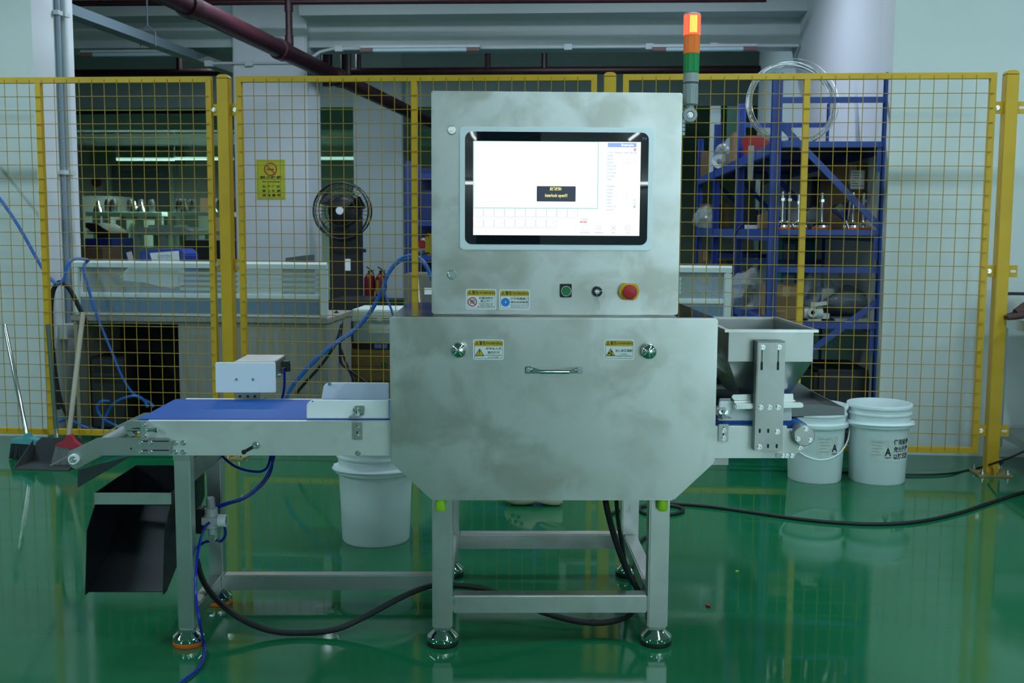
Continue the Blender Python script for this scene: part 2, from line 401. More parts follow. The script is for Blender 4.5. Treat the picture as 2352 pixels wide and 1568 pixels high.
# ================================================================== THE INSPECTION MACHINE
def avg(*a): return sum(a)/len(a)
xl, xr = m(896, 900, 0)[0], m(1645, 900, 0)[0]
zt = avg(m(897, 728, 0)[1], m(1648, 731, 0)[1]); zb = avg(m(993, 1147, 0)[1], m(1547, 1150, 0)[1])
zs = avg(m(897, 1066, 0)[1], m(1641, 1057, 0)[1]); xbl, xbr = m(993, 1147, 0)[0], m(1547, 1150, 0)[0]
CHD = .58
LEGF = .03
lw = .058
lxl, lxr = avg(m(991, 1200, LEGF)[0], m(994, 1440, LEGF)[0]), avg(m(1538, 1200, LEGF)[0], m(1534, 1430, LEGF)[0])
lzb = m(1014, 1443, LEGF)[1]
BY = .655                                   # back leg front face
T = Thing('xray_inspection_machine', 'stainless steel X-ray inspection machine with touch screen cabinet over a tapered chamber', 'machine', (0, .3, 0), 'M')
poly = [(xl, zt), (xl, zs), (xbl, zb), (xbr, zb), (xr, zs), (xr, zt)]
def inset(pl, d):
    cx = avg(*[p[0] for p in pl]); cz = avg(*[p[1] for p in pl])
    return [(p[0]+(d if p[0] < cx else -d), p[1]+(d if p[1] < cz else -d)) for p in pl]
T.part('top_cover', Mb().box(xl+.006, xr-.006, .026, CHD-.004, zt-.003, zt+.0008), POLISH)
T.part('chamber_housing', Mb().prism(inset(poly, .002), .022, CHD), STEEL, bevel=.003)
door = T.part('access_door', Mb().prism(poly, -.004, .020), STEEL, bevel=.004)
CY0 = .07
cxl, cxr = avg(m(992, 220, CY0)[0], m(990, 710, CY0)[0]), avg(m(1567, 220, CY0)[0], m(1559, 710, CY0)[0])
czt = avg(m(993, 208, CY0)[1], m(1566, 213, CY0)[1]); czb = avg(m(990, 720, CY0)[1], m(1558, 723, CY0)[1])
T.part('cabinet_body', Mb().box(cxl+.003, cxr-.003, CY0+.022, CY0+.30, zt+.001, czt-.004), STEEL, bevel=.003)
cab = T.part('cabinet_door', Mb().box(cxl, cxr, CY0, CY0+.020, czb, czt), STEEL, bevel=.003)
# hinges on the right edge
for py0, py1 in ((273, 311), (635, 676)):
    z1, z0 = m(1568, py0, CY0)[1], m(1568, py1, CY0)[1]
    h = Mb()
    for k in range(4):
        a = z0+(z1-z0)*k/4; h.cyl((cxr+.005, CY0+.012, a+.001), (cxr+.005, CY0+.012, a+(z1-z0)/4-.001), .006, n=10)
    h.box(cxr-.001, cxr+.003, CY0+.012, CY0+.05, z0, z1)
    T.part('hinge', h, CHROME)
# cabinet quarter-turn locks
for py in (299, 631):
    cx, cz = m(1038, py, CY0)
    r = .0125
    k = Mb().lathe([(r, 0), (r, -.004), (r*.86, -.006), (r*.62, -.006), (r*.58, -.003), (0, -.003)], (cx, CY0, cz), 'y', 24)
    lk = T.part('cabinet_lock', k, CHROME)
    T.part('lock_insert', Mb().prism([(cx-.005, cz-.004), (cx+.006, cz), (cx-.003, cz+.006)], CY0-.0075, CY0-.002), CHROME, lk)
# isolator switch on the left side
z1, z0 = m(980, 536, .2)[1], m(980, 586, .2)[1]; zc = (z0+z1)/2
iso = T.part('isolator_switch', Mb().box(cxl-.024, cxl, .17, .23, z0, z1), YELLOWB, bevel=.006)
T.part('switch_knob', Mb().box(cxl-.045, cxl-.024, .192, .208, zc-.012, zc+.012), RED, iso, bevel=.003)
for zz in (z0+.005, z1-.008): T.part('switch_slot', Mb().box(cxl-.0245, cxl-.012, .1685, .172, zz, zz+.004), mat('slot_red', (.12, .02, .02), .5), iso)
# monitor
MY0 = CY0
bx0, bx1 = avg(m(1057, 300, MY0)[0], m(1055, 570, MY0)[0]), avg(m(1501, 300, MY0)[0], m(1497, 570, MY0)[0])
bz1, bz0 = avg(m(1060, 290, MY0)[1], m(1495, 295, MY0)[1]), avg(m(1060, 573, MY0)[1], m(1495, 576, MY0)[1])
mon = T.part('monitor_frame', Mb().prism(rrect(bx0, bx1, bz0, bz1, .013), MY0-.010, MY0+.002), BEZEL, bevel=.0015, label='pale grey frame of the touch screen')
gx0, gx1 = avg(m(1069, 310, MY0)[0], m(1068, 550, MY0)[0]), avg(m(1489, 310, MY0)[0], m(1485, 550, MY0)[0])
gz1, gz0 = avg(m(1080, 302, MY0)[1], m(1480, 306, MY0)[1]), avg(m(1080, 560, MY0)[1], m(1480, 563, MY0)[1])
T.part('screen_glass', Mb().prism(rrect(gx0, gx1, gz0, gz1, .019), MY0-.0115, MY0-.009), GLASSBLK, mon, label='glossy black screen border')
YS = MY0-.0118
sx0, sx1 = m(1087, 430, MY0)[0], m(1469, 430, MY0)[0]
sz1, sz0 = avg(m(1087, 325, MY0)[1], m(1469, 326, MY0)[1]), avg(m(1087, 539, MY0)[1], m(1469, 542, MY0)[1])
def emi(name, c, k=1.0): return mat(name, (.01, .01, .01), .25, emit=k*.42, ecol=c)
SCRW = emi('screen_white', (.95, 1.0, 1.0), 1.0)
T.part('display', Mb().box(sx0, sx1, YS, YS+.0006, sz0, sz1), SCRW, mon, label='lit white display')
def dx(px): return sx0+(px-1087)/(1469.5-1087)*(sx1-sx0)
def dz(py): return sz1+(py-325.5)/(540.5-325.5)*(sz0-sz1)
YU = YS-.0006
def ui_rect(name, x0, y0, x1, y1, mt, y=YU): return T.part(name, Mb().box(dx(x0), dx(x1), y, y+.0003, dz(y1), dz(y0)), mt, mon)
UITEAL = emi('ui_teal', (.38, .74, .70)); UIPALE = emi('ui_pale', (.62, .66, .67)); UIBLUE = emi('ui_blue', (.28, .46, .95))
UITXT = emi('ui_text', (.30, .46, .60)); UIGREY = emi('ui_grey', (.46, .62, .58)); UIPOP = emi('ui_popup', (.030, .045, .075), .9); UIYEL = emi('ui_yellow', (.95, .88, .30)); UIRED = emi('ui_red', (.90, .24, .28))
ln = Mb()
for x0, y0, x1, y1 in ((1087.5, 325.5, 1089, 478), (1087.5, 477, 1372.6, 479), (1371.4, 325.5, 1373.2, 479), (1087.5, 325.5, 1373, 326.6)):
    ln.box(dx(x0), dx(x1), YU, YU+.0003, dz(y1), dz(y0))
T.part('image_frame', ln, UITEAL, mon)
for row, (y0, y1, n) in enumerate(((479.5, 498, 10), (504, 522, 8))):
    for i in range(n):
        x0 = 1087+i*24.0; g = Mb()
        for a, b, c, e in ((x0, y0, x0+.7, y1), (x0+22.8, y0, x0+23.6, y1), (x0, y1-.6, x0+23.6, y1)): g.box(dx(a), dx(c), YU, YU+.0003, dz(e), dz(b))
        if row or i > 5:
            hx = x0+4+((i*7+row*5) % 11); hy = y0+6+(i % 3); g.box(dx(hx), dx(hx+6), YU, YU+.0003, dz(hy+.6), dz(hy))
        for k in range(6): g.box(dx(x0+2.5+k*3), dx(x0+4.3+k*3), YU, YU+.0003, dz(y1+3.2), dz(y1+2.3))
        T.part('thumbnail', g, UIPALE, mon)
pop = T.part('popup', Mb().prism(rrect(dx(1232.5), dx(1321.5), dz(462.5), dz(427.5), .0018), YU-.0003, YU), UIPOP, mon)
def scr_text(s, x0, y0, x1, y1, mt, bold=0.0, name='lettering', align='CENTER', line=1.0):
    return T.part(name, text_mb(s, dx(x0), dx(x1), dz(y1), dz(y0), YU-.0006, bold, line, align), mt, mon)
scr_text('后门故障!', 1262, 429.5, 1289, 437.5, UIYEL, .03)
scr_text('Interlock open!!!', 1251.5, 444.5, 1302.5, 454.5, UIYEL, .03)
ui_rect('title_bar', 1394, 328, 1459, 337.5, UIBLUE)
scr_text('Example', 1425, 329.5, 1453, 336.8, emi('ui_white', (.97, 1, 1), 1.3), .02)
g = Mb()
for k in range(3): g.box(dx(1453.5), dx(1458.5), YU, YU+.0003, dz(341.6+k*2.2), dz(340+k*2.2))
T.part('menu_icon', g, emi('ui_crimson', (.75, .12, .22)), mon)
scr_text('下线  扫描机  传输  服务器', 1394, 348.5, 1461, 352, UITXT)
rows = ['传输速度', '起始时间', '结束时间', '本次运行张数', '本次运行时长', 'CPU占用率', '内存占用率', '传输率', '', '探测器温度', 'X线温度', '采集耗时', '处理耗时', '总数量', '异物数', '产品历史记录', '灰化传感']
for i, r in enumerate(rows):
    if r: scr_text(r, 1392.5, 355.5+7.72*i, 1392.5+3.55*len(r), 359.2+7.72*i, UITXT)
for i, s, x0, x1 in ((1, '2021-08-18 10:30', 1428, 1459), (2, '2021-08-18 10:30', 1428, 1459), (5, '4.2', 1435.5, 1440.5), (6, '13.1', 1435, 1441.5), (9, '31.4', 1435, 1441), (11, '0.034', 1433, 1441.5), (12, '0.036', 1433, 1441.5), (13, '118', 1434.5, 1440), (14, '63', 1436, 1439)):
    scr_text(s, x0, 356+7.72*i, x1, 358.8+7.72*i, UIPALE)
for yy in (458.3, 466): T.part('refresh_icon', ring(Mb(), dx(1457), dz(yy), .0026, .0033, YU, YU+.0003, 20), UITXT, mon)
ui_rect('list_icon', 1454.5, 471, 1459.5, 476, UIGREY)
scr_text('20  -08- 18   10 30 12', 1091, 528, 1170, 535, emi('ui_faint', (.84, .94, .94), 1.15))
scr_text('已用磁盘量', 1332.5, 501.5, 1350, 504.5, UITXT)
ui_rect('disk_bar', 1332.5, 507.3, 1347.8, 510.8, UIRED)
scr_text('344', 1337.5, 508, 1342, 510.2, emi('ui_white', (.97, 1, 1), 1.3))
hx, hz = dx(1343.4), dz(522)
hp = [(hx-.006, hz-.0075), (hx+.006, hz-.0075), (hx+.006, hz+.002), (hx, hz+.0075), (hx-.006, hz+.002)]
g = Mb()
for i in range(5):
    a, b = hp[i], hp[(i+1) % 5]; g.bar((a[0], YU, a[1]), (b[0], YU, b[1]), .0006, .0006, (0, 1, 0))
T.part('home_icon', g, UIGREY, mon)
g = ring(Mb(), dx(1375.8), dz(520.8), .0050, .0058, YU, YU+.0003); g.bar((dx(1378.5), YU, dz(524.5)), (dx(1381), YU, dz(527)), .0009, .0006, (0, 1, 0))
T.part('search_icon', g, UIGREY, mon)
g = Mb()
g.bar((dx(1404), YU, dz(517)), (dx(1415.5), YU, dz(528)), .0012, .0006, (0, 1, 0)); g.bar((dx(1415.5), YU, dz(517)), (dx(1404), YU, dz(528)), .0012, .0006, (0, 1, 0))
T.part('tools_icon', g, UIGREY, mon)
g = ring(Mb(), dx(1442.8), dz(522.6), .0068, .0078, YU, YU+.0003); g.prism([(dx(1441.8), dz(524)), (dx(1441.8), dz(521)), (dx(1444.4), dz(522.6))], YU, YU+.0003)
T.part('play_icon', g, UIGREY, mon)
for s, x0, x1 in (('返回主界面', 1332.5, 1353.5), ('图像数据', 1367.5, 1385), ('参数', 1405.5, 1413), ('启动', 1439, 1447)):
    scr_text(s, x0, 531.8, x1, 535.6, UITXT)
T.part('monitor_logo', text_mb('N', *[gx1-.017, gx1-.007], gz1-.020, gz1-.012, YS-.0002, .02), mat('logo_grey', (.12, .20, .28), .3), mon)
# push button, key switch, emergency stop
cx, cz = m(1299.5, 667, CY0)
pb = T.part('start_button', Mb().prism(rrect(cx-.0165, cx+.0165, cz-.019, cz+.019, .003), CY0-.006, CY0), BLACKPL, bevel=.001, label='square black bezel')
T.part('button_ring', ring(Mb(), cx+.0005, cz-.001, .0125, .0145, CY0-.011, CY0-.004, 28), CHROME, pb)
T.part('button_cap', Mb().lathe([(.0125, 0), (.0125, -.0095), (.0115, -.0105), (0, -.0105)], (cx+.0005, CY0, cz-.001), 'y', 28), GREENB, pb, label='green push button')
cx, cz = m(1371, 669, CY0)
ks = T.part('key_switch', Mb().lathe([(.0145, 0), (.0145, -.008), (.0125, -.011), (.008, -.011), (.008, -.008), (0, -.008)], (cx, CY0, cz), 'y', 28), BLACKPL)
T.part('switch_ring', ring(Mb(), cx, cz, .0142, .0155, CY0-.004, CY0, 28), CHROME, ks)
T.part('lock_barrel', Mb().lathe([(.0075, 0), (.0075, -.012), (.0065, -.013), (0, -.013)], (cx, CY0, cz), 'y', 20), CHROME, ks)
kb = Mb().box(cx-.0045, cx+.0045, CY0-.032, CY0-.012, cz-.001, cz+.001)
kb.tube([(cx+.008+.011*math.cos(a), CY0-.030, cz-.008+.011*math.sin(a)) for a in [i*math.pi/8 for i in range(16)]], .0007, 6, closed=True)
kb.prism([(cx+.002, cz-.018), (cx+.008, cz-.018), (cx+.007, cz-.026), (cx+.0055, cz-.027), (cx+.006, cz-.053), (cx+.0035, cz-.053), (cx+.0035, cz-.027), (cx+.002, cz-.026)], CY0-.031, CY0-.029)
T.part('key', kb, BOLT, ks)
cx, cz = m(1443.5, 669, CY0)
sh = [(.029, 0), (.029, .006), (.021, .0225), (-.015, .0235), (-.0225, .018), (-.0285, .004), (-.0285, -.006), (-.020, -.0225), (.015, -.0245), (.023, -.0185)]
es = T.part('emergency_stop', Mb().prism([(cx+a, cz+b) for a, b in sh], CY0-.016, CY0), YELLOWB, bevel=.003, label='yellow surround of the emergency stop')
T.part('mushroom_button', Mb().lathe([(.0125, 0), (.0125, -.020), (.0195, -.022), (.0200, -.030), (.0175, -.034), (.010, -.0355), (0, -.036)], (cx+.0005, CY0, cz), 'y', 32), RED, es, label='red mushroom button')
# chamber door: ball knobs and handle
for px, py in ((1055, 801.5), (1488.5, 805)):
    cx, cz = m(px, py, -.004)
    T.part('round_knob', Mb().lathe([(.008, 0), (.008, -.010), (.0185, -.012), (.0212, -.017), (.0205, -.023), (.0165, -.029), (.009, -.0325), (0, -.0335)], (cx, -.004, cz), 'y', 32), CHROME, door)
hx0, hz0 = m(1213, 849, -.004); hx1, hz1 = m(1331, 849, -.004)
hb = Mb()
for x, s in ((hx0, 1), (hx1, -1)):
    hb.prism([(x-.0085*1, hz0-.010), (x+.0085, hz0-.0100), (x+.0085, hz0+.010), (x-.0085, hz0+.010)], -.010, -.004)
    a = x+s*.006; b = x+s*.034
    hb.hexa([(min(a,b), -.010 if (a < b) else -.030, hz0-.0095 if a < b else hz0-.006), (max(a,b), -.030 if a < b else -.010, hz0-.006 if a < b else hz0-.0095), (max(a,b), -.020 if a < b else -.004, hz0-.006 if a < b else hz0-.0095), (min(a,b), -.004 if a < b else -.020, hz0-.0095 if a < b else hz0-.006),
             (min(a,b), -.010 if a < b else -.030, hz0+.0095 if a < b else hz0+.004), (max(a,b), -.030 if a < b else -.010, hz0+.004 if a < b else hz0+.0095), (max(a,b), -.020 if a < b else -.004, hz0+.004 if a < b else hz0+.0095), (min(a,b), -.004 if a < b else -.020, hz0+.0095 if a < b else hz0+.004)])
hd = T.part('pull_handle', hb, CHROME, door, bevel=.002)
T.part('handle_grip', Mb().cyl((hx0+.030, -.026, hz0-.002), (hx1-.030, -.026, hz0-.002), .0062, n=14), CHROME, door)
def bolt_mesh(r=.005, h=.006, name='bolt', mt=None):
    b = Mb().lathe([(r*1.5, 0), (r*1.5, -h*.22), (r, -h*.22), (r, -h), (r*.55, -h), (r*.55, -h*.55), (0, -h*.55)], (0,0,0), 'y', 12)
    return to_mesh(name, b, mt or BOLT)
BOLTM = bolt_mesh()
for x in (hx0, hx1): T.inst('bolt', BOLTM, (x, -.010, hz0), door, 1.0)
# warning stickers
def sticker(x0, y0, x1, y1, yy, kind, label):
    a = m(x0, y0, yy); b = m(x1, y1, yy); X0, X1, Z1, Z0 = a[0], b[0], a[1], b[1]
    w, h = X1-X0, Z1-Z0; y = yy-.0006
    st = T.part('warning_sticker', Mb().prism(rrect(X0, X1, Z0, Z1, .006), y, yy), STWHITE, label=label)
    k = .0035
    T.part('border_line', Mb().prism(rrect(X0+k, X1-k, Z0+k, Z1-k, .0045), y-.0002, y), INK, st)
    T.part('white_field', Mb().prism(rrect(X0+k+.0008, X1-k-.0008, Z0+k+.0008, Z1-k-.0008, .0038), y-.0004, y-.0001), STWHITE, st)
    T.part('yellow_header', Mb().prism(rrect(X0+k+.0006, X1-k-.0006, Z1-h*.335, Z1-k-.0006, .0022), y-.0006, y-.0003), STYELLOW, st)
    y2 = y-.0009
    T.part('lettering', text_mb('警告/WARNING', X0+w*.205, X0+w*.965, Z1-h*.275, Z1-h*.09, y2, .01), INK, st)
    def tri(cx, cz, s, mt, dy=0.0, nm='triangle'): return T.part(nm, Mb().prism([(cx-s, cz-s*.62), (cx+s, cz-s*.62), (cx, cz+s*1.0)], y2-dy-.0002, y2-dy), mt, st)
    tri(X0+w*.125, Z1-h*.20, h*.10, INK); tri(X0+w*.125, Z1-h*.20, h*.065, STYELLOW, .0003)
    T.part('lettering', text_mb('!', X0+w*.115, X0+w*.135, Z1-h*.245, Z1-h*.15, y2-.0006, .01), INK, st)
    def txt(s, a0, a1, b0, b1, bold=.008): T.part('lettering', text_mb(s, X0+w*a0, X0+w*a1, Z1-h*b1, Z1-h*b0, y2, bold), INK, st)
    cx, cz = X0+w*.215, Z1-h*.63
    if kind == 0:
        T.part('machine_icon', Mb().box(cx-h*.115, cx+h*.115, y2-.0002, y2, cz-h*.09, cz+h*.11).box(cx-h*.03, cx+h*.09, y2-.0003, y2, cz-h*.06, cz+h*.06), mat('icon_grey', (.25, .29, .30), .5), st)
        g = ring(Mb(), cx, cz, h*.185, h*.225, y2-.0006, y2-.0003, 28); g.bar((cx-h*.14, y2-.0005, cz+h*.14), (cx+h*.14, y2-.0005, cz-h*.14), h*.04, .0003, (0, 1, 0))
        T.part('prohibition_ring', g, INKRED, st)
        txt('机器运转时', .43, .90, .385, .50); txt('禁止开门', .48, .86, .535, .65)
        txt('DO NOT OPEN THIS', .42, .90, .69, .745); txt('DOOR WHEN THE', .45, .88, .765, .82); txt('MACHINE IS IN MOTION', .38, .94, .84, .895)
    elif kind == 1:
        T.part('mandatory_disc', Mb().prism(disc(cx-w*.01, cz, h*.215), y2-.0003, y2), INKBLUE, st)
        T.part('lightning_icon', Mb().prism([(cx-h*.02, cz-h*.08), (cx+h*.045, cz+h*.02), (cx+h*.005, cz+h*.02), (cx+h*.02, cz+h*.09), (cx-h*.05, cz-h*.01), (cx-h*.01, cz-h*.01)], y2-.0006, y2-.0003), STWHITE, st)
        txt('打开电器箱门', .37, .94, .39, .51); txt('请先关闭电源', .37, .94, .565, .685)
        txt('PLEASE TURN OFF THE POWER', .36, .945, .745, .795, .004); txt('BEFORE OPENING THE DOOR', .38, .93, .835, .885, .004)
    else:
        tri(cx, cz-h*.04, h*.235, INK); tri(cx, cz-h*.04, h*.19, STYELLOW, .0003)
        if kind == 2:
            T.part('exclamation_mark', Mb().prism([(cx-h*.012, cz-h*.03), (cx+h*.012, cz-h*.03), (cx+h*.026, cz+h*.11), (cx-h*.026, cz+h*.11)], y2-.0008, y2-.0004).prism(disc(cx, cz-h*.085, h*.024, 14), y2-.0008, y2-.0004), INK, st)
            txt('非专业人员', .42, .92, .385, .51); txt('请勿打开', .47, .87, .575, .70)
            txt('NON PROFESSIONALS', .40, .925, .745, .80); txt('DO NOT OPEN', .50, .83, .845, .90)
        else:
            g = Mb(); c2 = cz-h*.045; g.prism(disc(cx, c2, h*.026, 14), y2-.0008, y2-.0004)
            for a0 in (60, 180, 300):
                g.prism([(cx+h*.12*math.cos(math.radians(a0+30-60*q/4))*1.0, c2+h*.12*math.sin(math.radians(a0+30-60*q/4))) for q in range(5)]+[(cx+h*.04*math.cos(math.radians(a0-30+60*q/4)), c2+h*.04*math.sin(math.radians(a0-30+60*q/4))) for q in range(5)], y2-.0008, y2-.0004)
            T.part('trefoil', g, INK, st)
            txt('当心电离辐射', .37, .94, .48, .615); txt('WARNING', .54, .78, .70, .745); txt('IONIZING RADIATION', .40, .91, .79, .845)
sticker(1070, 663, 1140, 710.5, CY0, 0, 'warning sticker with a red prohibition ring')
sticker(1146.5, 664.5, 1217, 711, CY0, 1, 'warning sticker with a blue lightning disc')
sticker(1086.5, 779, 1157, 826, -.004, 2, 'warning sticker with a yellow exclamation triangle')
sticker(1388, 779, 1456.5, 826, -.004, 3, 'warning sticker with a radiation trefoil')
# stand
for name, x0, y0 in (('leg', lxl, LEGF), ('leg', lxr-lw, LEGF), ('leg', lxl, BY), ('leg', lxr-lw, BY)):
    T.part(name, Mb().box(x0, x0+lw, y0, y0+lw, lzb, zb+(.0 if y0 < .1 else .02)), TUBE, bevel=.004)
rz1, rz0 = m(1260, 1367, LEGF+.006)[1], m(1260, 1408, LEGF+.006)[1]
T.part('rail', Mb().box(lxl+lw, lxr-lw, LEGF+.006, LEGF+.052, rz0, rz1), TUBE, bevel=.004)
T.part('rail', Mb().box(lxl+lw, lxr-lw, BY+.006, BY+.052, rz0, rz1), TUBE, bevel=.004)
for x0 in (lxl+.006, lxr-lw+.006): T.part('rail', Mb().box(x0, x0+.046, LEGF+lw, BY, rz0, rz1), TUBE, bevel=.004)
def foot(th, cx, cy, zl, pad, r=.045):
    f = th.part('levelling_foot', Mb().lathe([(r*.98, .013), (r, .017), (r, .026), (r*.95, .029), (r*.36, .052), (r*.32, .062), (.010, .062), (.010, zl-.006)], (cx, cy, 0), 'z', 36), CHROME, ang=18)
    th.part('foot_pad', Mb().lathe([(r*.96, .0005), (r*1.01, .004), (r*1.0, .013), (0, .013)], (cx, cy, 0), 'z', 36), pad, f)
    hx_ = Mb().prism([(cx+.0165*math.cos(i*math.pi/3), cy+.0165*math.sin(i*math.pi/3)) for i in range(6)], zl-.016, zl-.008, 'z').box(cx-.024, cx+.024, cy-.024, cy+.024, zl-.008, zl)
    th.part('lock_nut', hx_, BOLT, f)
for x0 in (lxl, lxr-lw):
    for y0 in (LEGF, BY): foot(T, x0+lw/2, y0+lw/2, lzb, BLACKRUB)
for px in (1012.5, 1521.5):
    cx, cz = m(px, 1158, LEGF-.012)
    T.part('door_bumper', Mb().lathe([(.0125, -.021), (.0145, -.017), (.0145, .012)], (cx, LEGF-.016, zb-.012), 'z', 20), LIME, label='lime green rubber bumper')
for px0, px1 in ((1090, 1166), (1374, 1446)):
    a, b = m(px0, 1150, .16)[0], m(px1, 1150, .16)[0]
    gp = T.part('gland_plate', Mb().box(a, b, .13, .21, zb-.010, zb), PLATE)
    for k in range(3):
        x = a+(b-a)*(.14+.36*k); T.part('gland_screw', Mb().lathe([(.005, -.009), (.006, -.008), (.006, 0)], (x, .14, zb-.010), 'z', 10), BOLT, gp)
# signal tower
ty = .14
jx, jz = m(1583.5, 265, ty); r_ = .021
tw = T.part('tower_bracket', Mb().box(cxr-.004, jx-.004, ty-.004, ty+.02, jz-.018, jz+.014).lathe([(.0205, 0), (.0215, -.004), (.0215, -.016), (.019, -.021), (.012, -.022), (.009, -.0195), (0, -.0195)], (jx, ty+.008, jz), 'y', 32), GREYPL)
T.inst('bolt', BOLTM, (jx, ty-.012, jz), tw, 1.1)
def tz(py): return m(1586, py, ty)[1]
T.part('tower_stem', Mb().cyl((jx, ty, jz+.012), (jx, ty, tz(238)), .0125, n=24), GREYPL, tw)
R0 = (m(1601, 210, ty)[0]-m(1568, 210, ty)[0])/2
T.part('tower_base', Mb().lathe([(R0*.9, tz(241)), (R0, tz(239)), (R0*1.0, tz(196)), (R0*1.03, tz(194)), (R0*1.03, tz(191.5)), (R0*1.0, tz(191)), (R0*1.0, tz(189.5)), (R0*1.05, tz(189)), (R0*1.05, tz(168))], (jx+.002, ty, 0), 'z', 36), GREYPL, tw)
g = Mb()
for i in range(14):
    a = 2*math.pi*i/14; g.bar((jx+.002+R0*1.0*math.cos(a), ty+R0*1.0*math.sin(a), tz(238)), (jx+.002+R0*math.cos(a), ty+R0*math.sin(a), tz(198)), .0018, .0018, (math.cos(a), math.sin(a), 0))
T.part('base_rib', g, GREYPL, tw)
for q in (190.2, 192.6): T.part('base_groove', ring(Mb(), 0, 0, R0*1.0, R0*1.055, -.0006, .0006, 36) if False else Mb().lathe([(R0*1.055, tz(q)-.0007), (R0*1.06, tz(q)), (R0*1.055, tz(q)+.0007)], (jx+.002, ty, 0), 'z', 36), INK, tw)
LG = mat('green_lens', (.010, .26, .07), .25, emit=.012, ecol=(.02, .5, .12))
LO = mat('orange_lens', (.75, .17, .02), .25, emit=.06, ecol=(1, .22, .03))
LR = mat('red_lens', (.85, .06, .02), .25, emit=.46, ecol=(1, .13, .06))
LC = mat('lit_led_core', (1, .5, .1), .4, emit=.9, ecol=(1, .52, .05))
def lens(name, y0, y1, rr, mt, lab, ridges=44):
    vs = []; fs = []
    za, zc_ = tz(y1), tz(y0); N = ridges*2
    for z in (za, zc_):
        for i in range(N):
            a = 2*math.pi*i/N; q = rr*(1.0 if i % 2 else .972); vs.append((jx+.002+(za*0)+q*math.cos(a), ty+q*math.sin(a), z))
    fs = [(i, (i+1) % N, N+(i+1) % N, N+i) for i in range(N)]+[tuple(range(N-1, -1, -1)), tuple(range(N, 2*N))]
    mb = Mb().add(vs, fs)
    for z in (za+.0012, zc_-.0012): mb.lathe([(rr*.98, z-.0012), (rr*1.02, z), (rr*.98, z+.0012)], (jx+.002, ty, 0), 'z', 40)
    return T.part(name, mb, mt, tw, label=lab, ang=20)
lens('green_lens', 124, 167.5, R0*1.10, LG, 'green lamp section')
lens('orange_lens', 81, 123.5, R0*1.12, LO, 'orange lamp section')
lens('red_lens', 35, 80.5, R0*1.18, LR, 'glowing red lamp section')
g = Mb()
for i in range(5):
    for k in range(13):
        x = jx+.002+(i-2)*.0042; z = tz(77)+(tz(38)-tz(77))*(k+.5)/13
        yy = ty-math.sqrt(max((R0*1.18)**2-(x-jx-.002)**2, 0))-.0004
        g.box(x-.0014, x+.0014, yy, yy+.001, z-.0017, z+.0017)
T.part('led_matrix', g, LC, tw, label='bright yellow glowing diodes')
T.part('tower_cap', Mb().lathe([(R0*1.12, tz(35)), (R0*1.12, tz(32)), (R0*1.0, tz(30.5)), (0, tz(30))], (jx+.002, ty, 0), 'z', 36), mat('clear_cap', (.55, .45, .45), .15), tw)
# ================================================================== OUTFEED CONVEYOR (left)
PF, PB = .03, .43
zbelt = m(600, 962, .055)[1]
ptop, pbot = m(600, 967, PF)[1], m(600, 1046, PF)[1]
px0 = m(300, 1000, PF)[0]; px1 = xl-.002
bxl = avg(m(306, 961, .055)[0], m(393, 913, .41)[0])
C = Thing('outfeed_conveyor', 'steel belt conveyor with blue belt and white side guides left of the machine', 'conveyor', (-.8, .23, 0), 'M')
a337 = m(338, 985, PF)[0]
sp = C.part('side_plate', Mb().prism([(a337, ptop), (px1, ptop), (px1, pbot), (px0, pbot), (px0, pbot+.05), (a337, pbot+.055)], PF, PF+.004).box(a337, px1, PF, PF+.022, ptop-.003, ptop), SIDEPL, bevel=.0012)
C.part('side_plate', Mb().prism([(a337, ptop), (px1, ptop), (px1, pbot), (px0, pbot), (px0, pbot+.05), (a337, pbot+.055)], PB-.004, PB).box(a337, px1, PB-.022, PB, ptop-.003, ptop), SIDEPL, bevel=.0012)
r = .019
nose = [(bxl+r-r*math.sin(math.radians(180*i/10)), zbelt-r+r*math.cos(math.radians(180*i/10))) for i in range(11)]
C.part('belt', Mb().prism([(px1, zbelt)]+nose+[(px1, zbelt-2*r)], .055, .405), BELT, label='plain blue conveyor belt')
C.part('tail_roller', Mb().cyl((bxl+r, .034, zbelt-r), (bxl+r, .426, zbelt-r), r-.002, n=20), CHROME)
# take-up block at the belt end
def mp(pts, y): return [m(a, b, y) for a, b in pts]
bb = C.part('bearing_block', Mb().prism(mp([(291, 969), (300, 966), (335, 968), (338, 974), (338, 982), (300, 983), (300, 988), (312, 1001), (296, 1002), (287, 990), (285, 976)], .012), .012, PF), PLATE, bevel=.0015)
tb = m(331, 988, .008)
C.part('tension_bolt', Mb().cyl((m(292, 988, .014)[0], .014, tb[1]), (m(360, 988, .014)[0], .014, tb[1]), .0042, n=10).box(tb[0]-.010, tb[0]+.006, .006, PF, tb[1]-.026, tb[1]+.020), BOLT, bevel=.001)
for q in ((330, 975), (331, 1000)): C.inst('bolt', BOLTM, m3(*q, .006), bb, 1.0)
C.part('bolt_head', Mb().cyl((m(356, 988, .014)[0], .014, tb[1]), (m(362, 988, .014)[0], .014, tb[1]), .0075, n=6), BOLT, bb)
